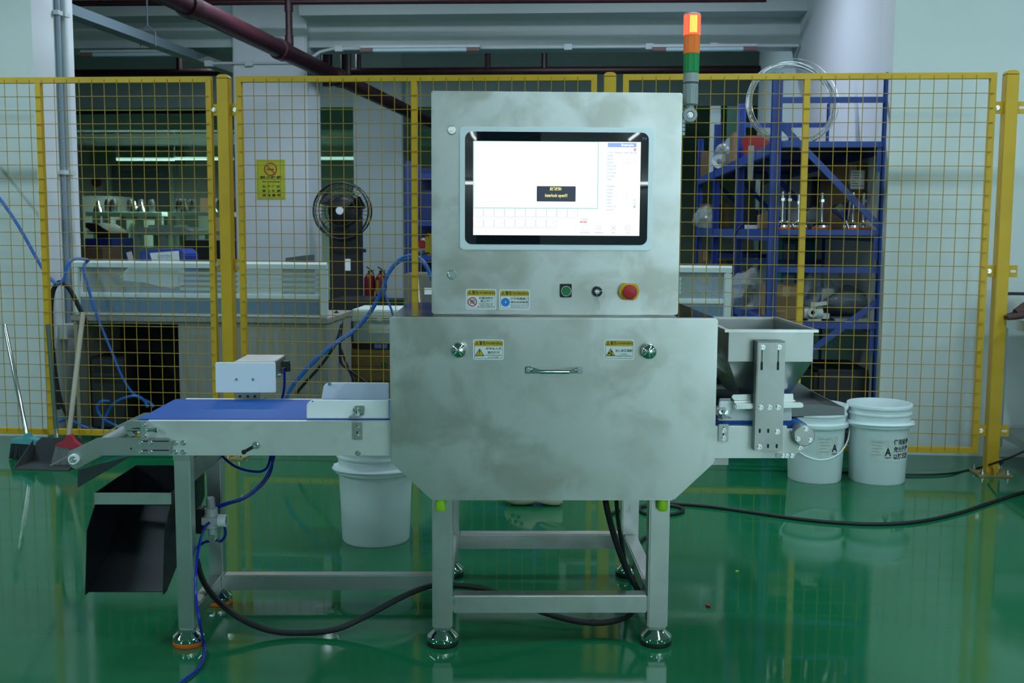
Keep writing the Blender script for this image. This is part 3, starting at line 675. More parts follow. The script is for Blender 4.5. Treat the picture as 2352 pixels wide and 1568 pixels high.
# discharge arm plates with slots, end roller
arm = [(388, 1006), (394, 1012), (395, 1030), (392, 1042), (385, 1046), (235, 1046), (182, 1074), (174, 1077), (165, 1074), (158, 1066), (153, 1052), (157, 1037), (222, 1006), (232, 1005)]
am = C.part('arm_plate', Mb().prism(mp(arm, .022), .022, .028), PLATE, bevel=.0015)
C.part('arm_plate', Mb().prism([(a, b) for a, b in mp(arm, .022)], PB+.002, PB+.008), PLATE, bevel=.0015)
for yy in (1013, 1034):
    a, b = m(327, yy, .021), m(388, yy, .021)
    C.part('slot', Mb().box(a[0], b[0], .0214, .0225, a[1]-.0016, a[1]+.0016), INK, am)
    for xx in (323, 345): C.inst('bolt', BOLTM, m3(xx, yy+3, .022), am, 1.0)
    for xx in (402, 421): C.inst('bolt', BOLTM, m3(xx, yy+3.5, PF), sp, 1.05)
C.part('arm_hole', Mb().prism(disc(*m(301, 1030, .0218), .0028, 14), .0214, .023), INK, am)
rx, rz = m(168, 1055, .012)
er = C.part('end_roller', Mb().cyl((rx, .028, rz), (rx, PB+.002, rz), .017, n=24), GREYPL)
C.part('roller_cap', Mb().lathe([(.0150, .022), (.0150, .012), (.0135, .009), (.010, .009), (.010, .012), (0, .012)], (rx, 0, rz), 'y', 28), WHITEPL, er)
C.inst('bolt', BOLTM, (rx, .012, rz), er, 1.2)
# product flap across the belt end and the plate under it
def slab(th, name, f0, f1, y0, y1, t, mt, **k):      # plate from edge f0 to f1 (x,z) spanning y0..y1
    d = Vector((f1[0]-f0[0], f1[1]-f0[1])); n = Vector((-d.y, d.x)).normalized()*t
    return th.part(name, Mb().prism([f0, f1, (f1[0]+n.x, f1[1]+n.y), (f0[0]+n.x, f0[1]+n.y)], y0, y1), mt, **k)
slab(C, 'end_flap', m(290, 968, .05), m(236, 995, .05), .034, .085, .003, PLATE)
slab(C, 'end_flap', m(159, 1045, .04), m(118, 1066, .04), .028, .07, .003, PLATE)
fl = Mb(); a, b = m(182, 1077, .06), m(290, 1048, .06); c = m(181, 1118, .06)
fl.hexa([(a[0], .06, a[1]), (b[0], .06, b[1]), (b[0], .063, b[1]), (a[0], .063, a[1]), (c[0], .06, c[1]), (b[0]+.01, .06, b[1]+.004), (b[0]+.01, .063, b[1]+.004), (c[0], .063, c[1])])
C.part('drop_plate', Mb().prism([a, b, (b[0]+.02, b[1]+.004), c], .05, .054), DARKSTEEL)
# legs
clx0, clx1 = avg(m(396, 1060, .04)[0], m(412, 1440, .04)[0]), avg(m(435, 1060, .04)[0], m(447, 1440, .04)[0])
clz = m(430, 1446, .04)[1]
cw = clx1-clx0
for y0 in (.04, .385): C.part('leg', Mb().box(clx0, clx1, y0, y0+.045, clz, pbot+.002), TUBE, bevel=.003)
for y0 in (.04, .385): foot(C, (clx0+clx1)/2, y0+.0225, clz, ORANGE, .044)
C.part('leg_bracket', Mb().box(clx0-.001, clx1+.001, .036, .042, pbot-.016, pbot+.002), PLATE, bevel=.001)
C.part('cross_plate', Mb().box(clx1-.004, clx1, .085, .385, pbot-.085, pbot-.02), PLATE)
lz1, lz0 = m(700, 1321, .385)[1], m(700, 1356, .385)[1]
C.part('tie_rail', Mb().box(clx1, lxl-.001, .387, .427, lz0, lz1), TUBE, bevel=.003)
C.part('lower_cross_bar', Mb().box(clx0+.006, clx1-.006, .085, .385, lz0, lz1), TUBE, bevel=.003)
# slot with nut, lower screw
p, q = m(560, 1038, PF-.001), m(588, 1022, PF-.001)
C.part('angled_slot', Mb().bar((p[0], PF-.0005, p[1]), (q[0], PF-.0005, q[1]), .009, .0016, (0, 1, 0)).prism(disc(*p, .0068, 16), PF-.0012, PF+.001), INK, sp)
C.inst('bolt', BOLTM, (q[0], PF-.001, q[1]), sp, 1.4)
for q in ((822, 1040),): C.inst('bolt', BOLTM, m3(*q, PF), sp, 1.1)
# white guides
def guide(th, pts, y, t, name='side_guide'): return th.part(name, Mb().prism(mp(pts, y), y, y+t), WHITEPL, bevel=.002)
def corner(cx, cy, r, a0, a1, n=6): return [(cx+r*math.cos(math.radians(a0+(a1-a0)*i/n)), cy-r*math.sin(math.radians(a0+(a1-a0)*i/n))) for i in range(n+1)]
gf = guide(C, [(893, 961)]+[(704, 961)]+corner(719, 934, 15, 180, 90)+[(893, 919)], .058, .012)
gb = guide(C, [(893, 918.5), (738, 917)]+corner(756, 893, 14, 180, 90)+[(893, 879.5)], .385, .012)
C.inst('bolt', BOLTM, m3(757, 881, .384), gb, .8)
C.part('guide_hole', Mb().prism(disc(*m(718, 921.5, .0575), .0018, 10), .0572, .059), INK, gf)
def gbracket(th, x, y0, y1, mirror=1):
    def X(dx_): return x+dx_*mirror
    b1 = th.part('guide_bracket', Mb().prism(rrect(m(min(X(-6), X(17)), 0+y0, .05)[0], m(max(X(-6), X(17)), y0, .05)[0], m(x, y0+17, .05)[1], m(x, y0, .05)[1], .004), .052, .058), PLATE, bevel=.0008)
    zz = m(x, y0+18, .05)[1]; xa_, xb_ = m(X(-8), y0+17, .05)[0], m(X(17), y0+17, .05)[0]
    xc_ = m(X(-18), y0+38, .01)[0]; xd_ = m(X(4), y0+38, .01)[0]
    za_ = zz; zb_ = zz-.001
    th.part('bracket_shelf', Mb().hexa([(min(xa_, xb_), .056, za_-.003), (max(xa_, xb_), .056, za_-.003), (max(xc_, xd_), .002, za_-.003), (min(xc_, xd_), .002, za_-.003),
        (min(xa_, xb_), .056, za_), (max(xa_, xb_), .056, za_), (max(xc_, xd_), .002, za_), (min(xc_, xd_), .002, za_)]), PLATE, b1)
    a = m(min(X(-11), X(12)), y1, .024); b = m(max(X(-11), X(12)), y1, .024)
    lo = th.part('bracket_leg', Mb().prism(rrect(a[0], b[0], m(x, y1, .024)[1], m(x, y0+38, .024)[1], .003), .025, PF), PLATE, b1, bevel=.0008)
    wx, wz = m(x+1*mirror, y0+23, .03)
    w = Mb().cyl((wx, .03, za_), (wx, .03, za_+.020), .004, n=8).cyl((wx, .03, za_), (wx, .03, za_+.009), .007, n=8)
    for s in (-1, 1): w.hexa([(wx+s*.003, .028, za_+.003), (wx+s*.013, .028, za_+.012), (wx+s*.013, .032, za_+.012), (wx+s*.003, .032, za_+.003), (wx+s*.003, .028, za_+.010), (wx+s*.011, .028, za_+.021), (wx+s*.011, .032, za_+.021), (wx+s*.003, .032, za_+.010)])
    th.part('wing_nut', w, CHROME, b1)
    th.inst('bolt', BOLTM, m3(x+5*mirror, y0+8, .052), b1, .95)
    th.part('bracket_slot', Mb().box(m(x-1.5, y1-30, .024)[0], m(x+1.5, y1-30, .024)[0], .0246, .026, m(x, y1-3, .024)[1], m(x, y1-34, .024)[1]), INK, b1)
    for dy in (26, 8): th.inst('bolt', BOLTM, m3(x, y1-dy, .025), b1, 1.05)
gbracket(C, 820, 932, 1010)
# ------------------------------------------------------------------ reject pusher over the belt
PYP = .40
K = Thing('reject_pusher', 'air pusher with a white rectangular pad at the far side of the blue belt', 'pusher', (m(563, 900, PYP)[0], PYP+.08, zbelt), 'M')
kx0, kx1 = avg(m(494, 840, PYP)[0], m(495.5, 898, PYP)[0]), avg(m(632.5, 840, PYP)[0], m(632, 898, PYP)[0])
kz1, kz0 = avg(m(500, 833, PYP)[1], m(625, 832, PYP)[1]), m(560, 901.5, PYP)[1]
pad = K.part('push_pad', Mb().prism(rrect(kx0, kx1, kz0, kz1, .004), PYP, PYP+.012), WHITEPL, bevel=.0015)
for xx in (543.5, 581.5): K.inst('bolt', BOLTM, m3(xx, 870.5, PYP+.002), pad, .85)
K.part('cylinder_body', Mb().box(kx0+.055, kx1-.004, PYP+.014, PYP+.20, kz0+.040, kz1+.0015), STEEL, bevel=.002)
kx, kz = kx1+.002, kz1-.020
kc = K.part('hose_elbow', Mb().box(kx-.004, kx+.016, PYP+.13, PYP+.158, kz-.012, kz+.008).cyl((kx+.012, PYP+.14, kz), (kx+.012, PYP+.14, kz-.026), .0085, n=12), BLACKPL, bevel=.001)
K.inst('bolt', BOLTM, (kx1-.004, PYP+.085, kz-.03), kc, 1.0, (0, 0, math.pi/2))
bx0_, bx1_ = m(541, 905, PYP+.05)[0], m(596, 905, PYP+.05)[0]
kb_ = K.part('mounting_plate', Mb().box(bx0_, bx1_, PYP+.05, PYP+.056, pbot+.05, kz0+.045), PLATE)
for xx in (551, 569, 585): K.part('plate_hole', Mb().prism(disc(*m(xx, 910, PYP+.049), .0042, 12), PYP+.0493, PYP+.051), INK, kb_)

# ================================================================== REJECT CHUTE (dark open box under the conveyor)
YL = .10
H_ = Thing('reject_chute', 'dark steel reject chute with a bright top lip under the conveyor end', 'chute', (m(300, 1300, .1)[0], .2, m(300, 1366, .0)[1]), 'M')
cx0, cx1 = m(217, 1131, YL)[0], avg(m(397, 1145, YL)[0], m(397, 1157, YL)[0])-.004
cz1, cz0 = m(300, 1131, YL)[1], m(300, 1157.5, YL)[1]
YB = .46
yb_z = m(240, 1217, .03)[1]; bot = m(290, 1366, .0)[1]
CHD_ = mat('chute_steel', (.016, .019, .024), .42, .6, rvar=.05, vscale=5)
H_.part('top_lip', Mb().box(cx0, cx1, YL-.003, YL, cz0, cz1), STEEL)
xq0 = m(197, 1300, .0)[0]; xq1 = m(380, 1300, .0)[0]
side = [(YL, cz1), (YB, cz1), (YB, cz1-.10), (.03, bot), (.0, bot), (.03, yb_z), (YL, cz0)]
for x in (cx0, cx1-.002): H_.part('side_sheet', Mb().prism([(a, b) for a, b in side], x, x+.002, 'x'), CHD_)
H_.part('back_sheet', Mb().box(cx0, cx1, YB, YB+.002, cz1-.10, cz1), CHD_)
H_.part('slide_sheet', Mb().prism([(YB, cz1-.10), (.03, bot), (.03, bot-.002), (YB, cz1-.102)], cx0, cx1, 'x'), CHD_)
H_.part('hanger_strap', Mb().box(cx1-.03, cx1, YB-.06, YB-.03, cz1, pbot+.004), PLATE)

# ================================================================== AIR REGULATOR
YR = .25
G = Thing('air_regulator', 'pale grey air pressure regulator with round gauge behind the conveyor leg', 'regulator', (m(487, 1240, YR)[0], YR, m(487, 1240, YR)[1]), 'M')
gx, gz = m(486, 1190, YR)
RG = mat('regulator_grey', (.50, .54, .52), .4); CLR = mat('clear_bowl', (.75, .85, .85), .1, trans=.9, ior=1.2)
def gzp(py): return m(486, py, YR)[1]
s1 = 1/ (m(586, 1190, YR)[0]-m(486, 1190, YR)[0])   # px per metre /100
G.part('bracket', Mb().box(gx-.045, gx-.022, YR-.02, YR+.03, gzp(1222), gzp(1166)), BLACKPL, bevel=.003)
G.part('adjusting_knob', Mb().lathe([(.0135, gzp(1166)), (.0125, gzp(1143)), (.010, gzp(1141)), (0, gzp(1141))], (gx-.002, YR, 0), 'z', 20), GREYPL)
G.part('regulator_body', Mb().lathe([(.016, gzp(1212)), (.022, gzp(1210)), (.022, gzp(1182)), (.019, gzp(1178)), (.020, gzp(1166))], (gx-.001, YR, 0), 'z', 12).box(gx-.024, gx+.022, YR-.026, YR+.02, gzp(1201), gzp(1184)), RG, bevel=.001)
gg = G.part('pressure_gauge', Mb().lathe([(.017, .022), (.019, .024), (.019, .046), (.017, .048), (.015, .046), (0, .046)], (gx, YR-.012, gz-.004), 'x', 28), WHITEPL)
G.part('gauge_dial', Mb().lathe([(.0145, .0475), (0, .0475)], (gx, YR-.012, gz-.004), 'x', 24), mat('dial_blue', (.45, .62, .70), .2), gg)
bw = G.part('bowl', Mb().lathe([(.007, gzp(1243)), (.014, gzp(1238)), (.016, gzp(1213))], (gx, YR, 0), 'z', 20), CLR)
G.part('filter', Mb().lathe([(.009, gzp(1226)), (.009, gzp(1213))], (gx, YR, 0), 'z', 14), WHITEPL, bw)
# hoses
def hose(name, pts, r, mt, label, frame='M', group=None, sub_=8, n=8, cat='hose'):
    return solo(name, Mb().tube(pts, r, n, sub_), mt, label, cat, frame, group)
hose('air_hose', [m3(481, 1200, .222), m3(470, 1212, .20), m3(458, 1250, .10), m3(450, 1310, .03), m3(450, 1370, .0), m3(458, 1425, -.04), mf(468, 1478, .006), mf(470, 1500, .006), mf(455, 1535, .006), mf(412, 1570, .006), mf(340, 1640, .006)], .0042, BLUEHOSE, 'dark blue air hose hanging from the regulator to the floor in front')
hose('air_hose', [m3(492, 1165, .30), m3(520, 1155, .33), m3(560, 1142, .36), m3(598, 1112, .38), m3(618, 1082, .39), m3(630, 1046, .40), m3(634, 1000, .45), m3(645, 930, PYP+.16), m3(653, 890, PYP+.15), m3(653, 846, PYP+.14)], .0042, BLUEHOSE, 'dark blue air hose running from the regulator up to the pusher')
hose('air_hose', [m3(494, 1167, .31), m3(524, 1157, .34), m3(566, 1142, .37), m3(603, 1112, .39), m3(622, 1082, .40), m3(625, 1046, .40), m3(612, 1000, .45), m3(609, 915, PYP+.16)], .0042, BLUEHOSE, 'dark blue air hose beside the pusher hose bending under the belt')
hose('air_hose', [m3(508, 1030, .40), m3(513, 1049, .40), m3(545, 1073, .38), m3(590, 1083, .37), m3(612, 1075, .38), m3(621, 1050, .40), m3(622, 1030, .42)], .0042, BLUEHOSE, 'dark blue air hose sagging in a short loop below the conveyor')
hose('air_hose', [m3(512, 1195, YR-.02), m3(518, 1225, YR-.01), m3(508, 1242, YR), m3(496, 1240, YR+.03), m3(470, 1245, YR+.04), m3(452, 1258, YR+.02), m3(440, 1275, .16)], .0042, BLUEHOSE, 'short dark blue air hose curled under the regulator gauge')
def ribbed(name, pts, r, label, frame='M'):
    P = smooth_path([Vector(p) for p in pts], 16); rr = [r*(1.0 if i % 2 else .90) for i in range(len(P))]
    return solo(name, Mb().tube(P, rr, 10), BLACKRUB, label, 'hose', frame)
ribbed('corrugated_hose', [m3(452, 1285, .30), m3(465, 1330, .26), m3(492, 1370, .20), m3(545, 1415, .14), m3(615, 1446, .115), m3(690, 1453, .115), m3(770, 1445, .12), m3(840, 1415, .15), m3(920, 1372, .18), m3(985, 1346, .20), m3(1040, 1344, .20), m3(1110, 1352, .20), m3(1180, 1378, .18), m3(1255, 1408, .16), m3(1330, 1427, .15), m3(1390, 1429, .15), m3(1440, 1415, .16), m3(1470, 1385, .18)], .0095, 'black corrugated hose looping under the machine from leg to leg')
ribbed('corrugated_hose', [m3(1391, 1150, .17), m3(1397, 1180, .18), m3(1412, 1235, .20), m3(1436, 1300, .21), m3(1465, 1355, .20), m3(1478, 1380, .185)], .0098, 'thick black corrugated hose dropping from the chamber bottom')
hose('power_cable', [m3(1416, 1150, .18), m3(1419, 1190, .25), m3(1426, 1235, .35), m3(1436, 1290, .40), mf(1450, 1330, .006), mf(1470, 1345, .006)], .0065, BLACKRUB, 'thinner black cable dropping beside the thick corrugated hose', cat='cable')

# ================================================================== INFEED CONVEYOR (right)
N = Thing('infeed_conveyor', 'short steel belt conveyor with a round drive cap right of the machine', 'conveyor', (.6, .23, .5), 'M')
ix0 = xr+.002
itop, ibot = m(1720, 978, PF)[1], m(1720, 1052, PF)[1]
ix1 = m(1808, 980, PF)[0]; ixe = m(1858, 1020, PF)[0]
zib = m(1700, 967, .055)[1]
dcx, dcz = m(1848, 1001, .0)
ipl = [(ix0, itop), (ix1, itop), (ix1, m(1808, 984, PF)[1]), (m(1836, 985, PF)[0], m(1836, 984, PF)[1]), (m(1868, 1010, PF)[0], m(1868, 1010, PF)[1]), (m(1855, 1028, PF)[0], m(1855, 1028, PF)[1]), (m(1829, 1042, PF)[0], m(1829, 1042, PF)[1]), (m(1822, 1052, PF)[0], ibot), (ix0, ibot)]
isp = N.part('side_plate', Mb().prism(ipl, PF, PF+.004).box(ix0, ix1, PF, PF+.022, itop-.003, itop), SIDEPL, bevel=.0012)
N.part('side_plate', Mb().prism(ipl, PB-.004, PB), SIDEPL, bevel=.0012)
rr = .030
nose = [(dcx+rr*math.sin(math.radians(180*i/12)), zib-rr+rr*math.cos(math.radians(180*i/12))) for i in range(13)]
N.part('belt', Mb().prism([(ix0, zib)]+nose+[(ix0, zib-2*rr)], .058, .405), BELT, label='plain blue conveyor belt')
dc = N.part('drive_cap', Mb().lathe([(.0295, PF), (.0295, .002), (.0275, 0), (0, 0)], (dcx, 0, dcz), 'y', 40), PLATE)
for a in (80, 205, -35): N.inst('bolt', BOLTM, (dcx+.020*math.cos(math.radians(a)), .001, dcz+.020*math.sin(math.radians(a))), dc, .9)
N.part('motor_drum', Mb().cyl((dcx, .034, zib-rr), (dcx, .426, zib-rr), rr-.002, n=28), PLATE)
for q in ((1819, 991), (1837, 1027)): N.inst('bolt', BOLTM, m3(*q, PF), isp, 1.0)
a, b = m(1783, 1041, .024), m(1824, 1051, .024)
tk = N.part('adjuster_plate', Mb().prism(rrect(a[0], b[0], b[1], a[1], .003), .026, PF), PLATE, bevel=.0008)
for xx in (1799, 1807, 1819): N.inst('bolt', BOLTM, m3(xx, 1046, .026), tk, .95)
ig = N.part('side_guide', Mb().prism(mp([(1653, 922), (1818, 922), (1819, 966), (1650, 966)], .058), .058, .07), WHITEPL, bevel=.002)
N.part('side_guide', Mb().prism(mp([(1653, 915), (1812, 915), (1812, 945), (1650, 945)], .385), .385, .397), WHITEPL, bevel=.002)
gbracket(N, 1662, 936, 1014, -1)
N.part('under_tray', Mb().box(ix0, ix0+.06, .1, .36, ibot-.035, ibot-.002), PLATE)
# ================================================================== FEED HOPPER
F = Thing('feed_hopper', 'stainless steel feed hopper with a sloping trough on a slotted upright plate', 'hopper', (.75, .25, .7), 'M')
YH, YHB = .03, .47
rx0, rx1 = m(1664, 757, YH)[0], m(1880, 760, YH)[0]
rz_ = avg(m(1670, 755, YH)[1], m(1870, 758, YH)[1])
hx0_, hx1_ = m(1674, 800, YH+.012)[0], m(1866.5, 800, YH+.012)[0]
hzb = m(1770, 830, YH+.012)[1]
g = Mb()
t_ = .0025
def wall(a, b, z0, z1, mbx):      # sheet between plan points a,b
    return mbx.bar((a[0], a[1], (z0+z1)/2), (b[0], b[1], (z0+z1)/2), t_, z1-z0)
YI, YJ = YH+.012, YHB-.012
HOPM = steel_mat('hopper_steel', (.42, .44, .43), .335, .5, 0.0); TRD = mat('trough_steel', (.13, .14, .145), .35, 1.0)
hp_ = [((hx0_, YI), (hx1_, YI)), ((hx1_, YI), (hx1_, YJ)), ((hx1_, YJ), (hx0_, YJ)), ((hx0_, YJ), (hx0_, YI))]
for (a, b), nm in zip(hp_, ('front_sheet', 'end_sheet', 'back_sheet', 'end_sheet')):
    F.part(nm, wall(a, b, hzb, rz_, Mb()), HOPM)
rim = Mb(); rt = .008
rim.box(rx0, rx1, YH-.004, YI+.002, rz_-rt, rz_).box(rx0, rx1, YJ-.002, YHB+.004, rz_-rt, rz_).box(rx0, hx0_+.002, YI, YJ, rz_-rt, rz_).box(hx1_-.002, rx1, YI, YJ, rz_-rt, rz_)
F.part('rim', rim, STEEL, bevel=.001)
# tapering lower funnel: slopes from the right and back towards the left
lx0 = m(1690, 880, .2)[0]; lx1 = m(1790, 880, .2)[0]; lzz = m(1760, 900, .25)[1]
def quad(th, name, pts, mt, t=.002):
    P = [Vector(p) for p in pts]; n = (P[1]-P[0]).cross(P[2]-P[0]).normalized()*t
    return th.part(name, Mb().hexa([*P, *[p+n for p in P]]), mt)
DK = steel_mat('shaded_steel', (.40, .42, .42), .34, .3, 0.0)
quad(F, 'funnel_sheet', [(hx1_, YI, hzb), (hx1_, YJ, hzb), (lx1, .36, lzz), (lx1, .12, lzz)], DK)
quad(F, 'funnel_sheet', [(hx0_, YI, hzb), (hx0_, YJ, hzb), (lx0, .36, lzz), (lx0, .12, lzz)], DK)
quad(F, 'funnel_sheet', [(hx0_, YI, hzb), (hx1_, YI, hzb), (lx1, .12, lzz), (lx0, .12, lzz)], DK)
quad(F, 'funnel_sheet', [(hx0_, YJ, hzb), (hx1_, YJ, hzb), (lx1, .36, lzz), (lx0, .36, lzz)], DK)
# vibrating trough under the funnel
tx0, tx1 = m(1640, 900, .25)[0], m(1866, 905, .42)[0]
tz0, tz1 = m(1866, 915, .42)[1], m(1866, 899, .42)[1]
tg = tz0+.004
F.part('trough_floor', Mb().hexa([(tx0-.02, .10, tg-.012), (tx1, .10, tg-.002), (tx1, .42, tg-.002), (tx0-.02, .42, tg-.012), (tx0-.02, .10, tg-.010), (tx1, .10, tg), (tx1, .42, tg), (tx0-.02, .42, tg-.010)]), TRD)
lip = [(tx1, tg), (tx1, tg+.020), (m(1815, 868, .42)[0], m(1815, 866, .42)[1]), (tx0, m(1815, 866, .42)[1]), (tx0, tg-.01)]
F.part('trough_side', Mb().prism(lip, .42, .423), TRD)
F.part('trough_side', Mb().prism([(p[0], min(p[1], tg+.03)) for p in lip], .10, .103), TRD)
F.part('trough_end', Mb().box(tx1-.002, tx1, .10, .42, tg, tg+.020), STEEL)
chx = m(1672, 850, .2)
F.part('feed_cover', Mb().prism(mp([(1640, 810), (1650, 812), (1668, 824), (1681, 842), (1681, 852), (1675, 859), (1664, 856), (1640, 838)], .16), .16, .33), PLATE)
# mounting: bars and bright angle in front
a, b = m(1680, 906, .045), m(1823, 918, .045)
F.part('front_angle', Mb().prism(mp([(1684, 906), (1822, 904), (1823, 918), (1686, 919), (1680, 911)], .045), .045, .049), STEEL, bevel=.001)
F.part('front_angle', Mb().prism(mp([(1686, 920), (1825, 918), (1832, 924), (1686, 926)], .042), .042, .09), STEEL, bevel=.001)
F.part('support_bar', Mb().prism(mp([(1689, 928), (1843, 924), (1847, 929), (1846, 936), (1689, 940)], .015), .015, .045), STEEL, bevel=.003)
F.part('support_bar', Mb().prism(mp([(1689, 928), (1843, 924), (1847, 929), (1846, 936), (1689, 940)], .015), .39, .42), STEEL, bevel=.003)
F.part('rear_skirt', Mb().prism(mp([(1822, 938), (1853, 938), (1846, 958), (1820, 959)], .12), .12, .124), BLACKPL)
F.part('vibrator', Mb().box(m(1700, 950, .15)[0], m(1790, 950, .15)[0], .15, .35, zib+.012, tg-.02), BLACKPL, bevel=.004)
YP_ = -.002
ux0, ux1 = avg(m(1738, 800, YP_)[0], m(1734, 1030, YP_)[0]), avg(m(1803, 800, YP_)[0], m(1798, 1030, YP_)[0])
uz1, uz0 = m(1770, 784, YP_)[1], m(1766, 1035, YP_)[1]
up = F.part('upright_plate', Mb().box(ux0, ux1, YP_, YP_+.004, uz0, uz1).box(ux0, ux0+.004, YP_, YP_+.032, uz0, uz1).box(ux1-.004, ux1, YP_, YP_+.032, uz0, uz1).box(ux0, ux1, YP_, YP_+.032, uz1-.004, uz1), PLATE, bevel=.0008)
for xx in (1751, 1788.5):
    a, b = m(xx, 790, YP_-.0003), m(xx, 850, YP_-.0003)
    F.part('long_slot', Mb().prism(rrect(a[0]-.0018, a[0]+.0018, b[1], a[1], .0017), YP_-.0004, YP_+.001), mat('slot_shade', (.10, .12, .12), .5), up)
    F.part('slot_end', Mb().prism(rrect(a[0]-.0032, a[0]+.0032, b[1], m(xx, 830, YP_)[1], .003), YP_-.0005, YP_+.001), INK, up)
    F.inst('bolt', BOLTM, m3(xx+.5, 797, YP_), up, 1.05)
for xx in (1747, 1767, 1787): F.inst('bolt', BOLTM, m3(xx, 935, YP_), up, 1.05)
for xx, yy in ((1745, 989), (1764.5, 989), (1764, 1024), (1784, 1024)):
    c_ = m(xx, yy, YP_); F.part('plate_slot', Mb().prism(rrect(c_[0]-.0030, c_[0]+.0030, c_[1]-.0062, c_[1]+.0062, .0029), YP_-.0004, YP_+.001), INK, up)
for q in ((1785, 991), (1744, 1026)): F.inst('bolt', BOLTM, m3(*q, YP_), up, 1.1)
# ================================================================== SAFETY FENCE
def fx(px, py=300): return U(px, py, VF).x
FZT = avg(U(300, 175, VF).z, U(800, 173, VF).z, U(2200, 171, VF).z)
FZB = avg(U(240, 999, VF).z, U(2200, 1040, VF).z)
TW = .029
WIRE = mat('wire_paint', (.40, .245, .02), .5)
WV = to_mesh('wire', Mb().cyl((0, 0, 0), (0, 0, 1), .0020, n=6), WIRE)
WH = to_mesh('wire', Mb().cyl((0, 0, 0), (1, 0, 0), .0020, n=6), WIRE)
def fence_panel(x0, x1, xm, label, sx):
    t = Thing('safety_fence_panel', label, 'fence panel', ((x0+x1)/2, VF, FZB), group='yellow safety fence panels')
    y0, y1 = VF-.015, VF+.015
    fr = []
    for a, b in ((x0, x0+TW), (x1-TW, x1)): t.part('frame_upright', Mb().prism([(a, FZB), (b, FZB+(TW if a == x0 else 0)), (b, FZT-(TW if a == x0 else 0)), (a, FZT)] if a == x0 else [(a, FZB+TW), (b, FZB), (b, FZT), (a, FZT-TW)], y0, y1), YELLOW, bevel=.001)
    t.part('frame_rail', Mb().prism([(x0, FZT), (x1, FZT), (x1-TW, FZT-TW), (x0+TW, FZT-TW)], y0, y1), YELLOW, bevel=.001)
    t.part('frame_rail', Mb().prism([(x0, FZB), (x0+TW, FZB+TW), (x1-TW, FZB+TW), (x1, FZB)], y0, y1), YELLOW, bevel=.001)
    t.part('middle_upright', Mb().box(xm-TW/2, xm+TW/2, y0, y1, FZB+TW, FZT-TW), YELLOW, bevel=.001)
    yy = y0-.0015
    n = round((x1-x0-2*TW)/.0655)
    for i in range(1, n):
        x = x0+TW+(x1-x0-2*TW)*i/n
        if abs(x-xm) > TW*.5: t.inst('wire', WV, (x, yy, FZB+.012), scale=(1, 1, FZT-FZB-.024))
    n = round((FZT-FZB-2*TW)/.0690)
    for i in range(1, n):
        z = FZB+TW+(FZT-FZB-2*TW)*i/n
        t.inst('wire', WH, (x0+.012, yy-.003, z), scale=(x1-x0-.024, 1, 1))
    return t
p1 = (fx(489)-1.83, fx(489), fx(93)); p2 = (fx(545), fx(1370), fx(952)); p3 = (fx(1429), fx(2282), fx(1850))
fence_panel(*p1, 'yellow wire fence panel behind the brooms', 0)
fence_panel(*p2, 'yellow wire fence panel behind the touch screen cabinet', 0)
fence_panel(*p3, 'yellow wire fence panel in front of the blue rack', 0)
def fence_post(x, label, sides):
    t = Thing('fence_post', label, 'post', (x, VF, 0), group='yellow fence posts')
    zt_ = 1.935
    t.part('shaft', Mb().box(x-.030, x+.030, VF-.030, VF+.030, .008, zt_), YELLOW, bevel=.003)
    t.part('post_cap', Mb().prism([(x-.031, zt_-.004), (x+.031, zt_-.004), (x+.031, zt_+.006), (x+.020, zt_+.018), (x-.020, zt_+.018), (x-.031, zt_+.006)], VF-.031, VF+.031), YELLOW, bevel=.004)
    bp = t.part('base_plate', Mb().box(x-.082, x+.082, VF-.082, VF+.082, 0, .008), mat('worn_yellow', (.30, .23, .09), .6, var=.3, vscale=20))
    for a in (-1, 1):
        for b in (-1, 1): t.part('anchor_bolt', Mb().lathe([(.011, .008), (.011, .018), (.006, .018), (.006, .032), (0, .032)], (x+a*.06, VF+b*.06, 0), 'z', 6), BOLT, bp)
    t.part('gusset', Mb().prism([(VF-.030, .008), (VF-.030, .06), (VF-.070, .008)], x-.003, x+.003, 'x'), YELLOW)
    for z in (1.78, 1.0, .215):
        for s in sides:
            a, b = sorted((x+s*.030, x+s*.078))
            br = t.part('panel_bracket', Mb().box(a, b, VF-.004, VF+.002, z-.029, z+.029), YELLOW, bevel=.001)
            if s in sides[:1] or len(sides) == 2 and x < 1: t.inst('bolt', BOLTM, (x+s*.056, VF-.004, z), br, 1.5)
            else: t.part('slot', Mb().prism(rrect(x+s*.056-.014, x+s*.056+.014, z-.006, z+.006, .0055), VF-.0048, VF-.003), STWHITE, br)
PX1, PX2, PX3 = (p1[1]+p2[0])/2, (p2[1]+p3[0])/2, (U(2317, 172, VF).x+U(2280, 1070, VF).x)/2
fence_post(PX1, 'yellow square fence post left of the no smoking notice', (1, -1))
fence_post(PX2, 'yellow square fence post mostly hidden behind the cabinet', (1, -1))
fence_post(PX3, 'yellow square fence post at the far right with bolted floor plate', (-1, 1))

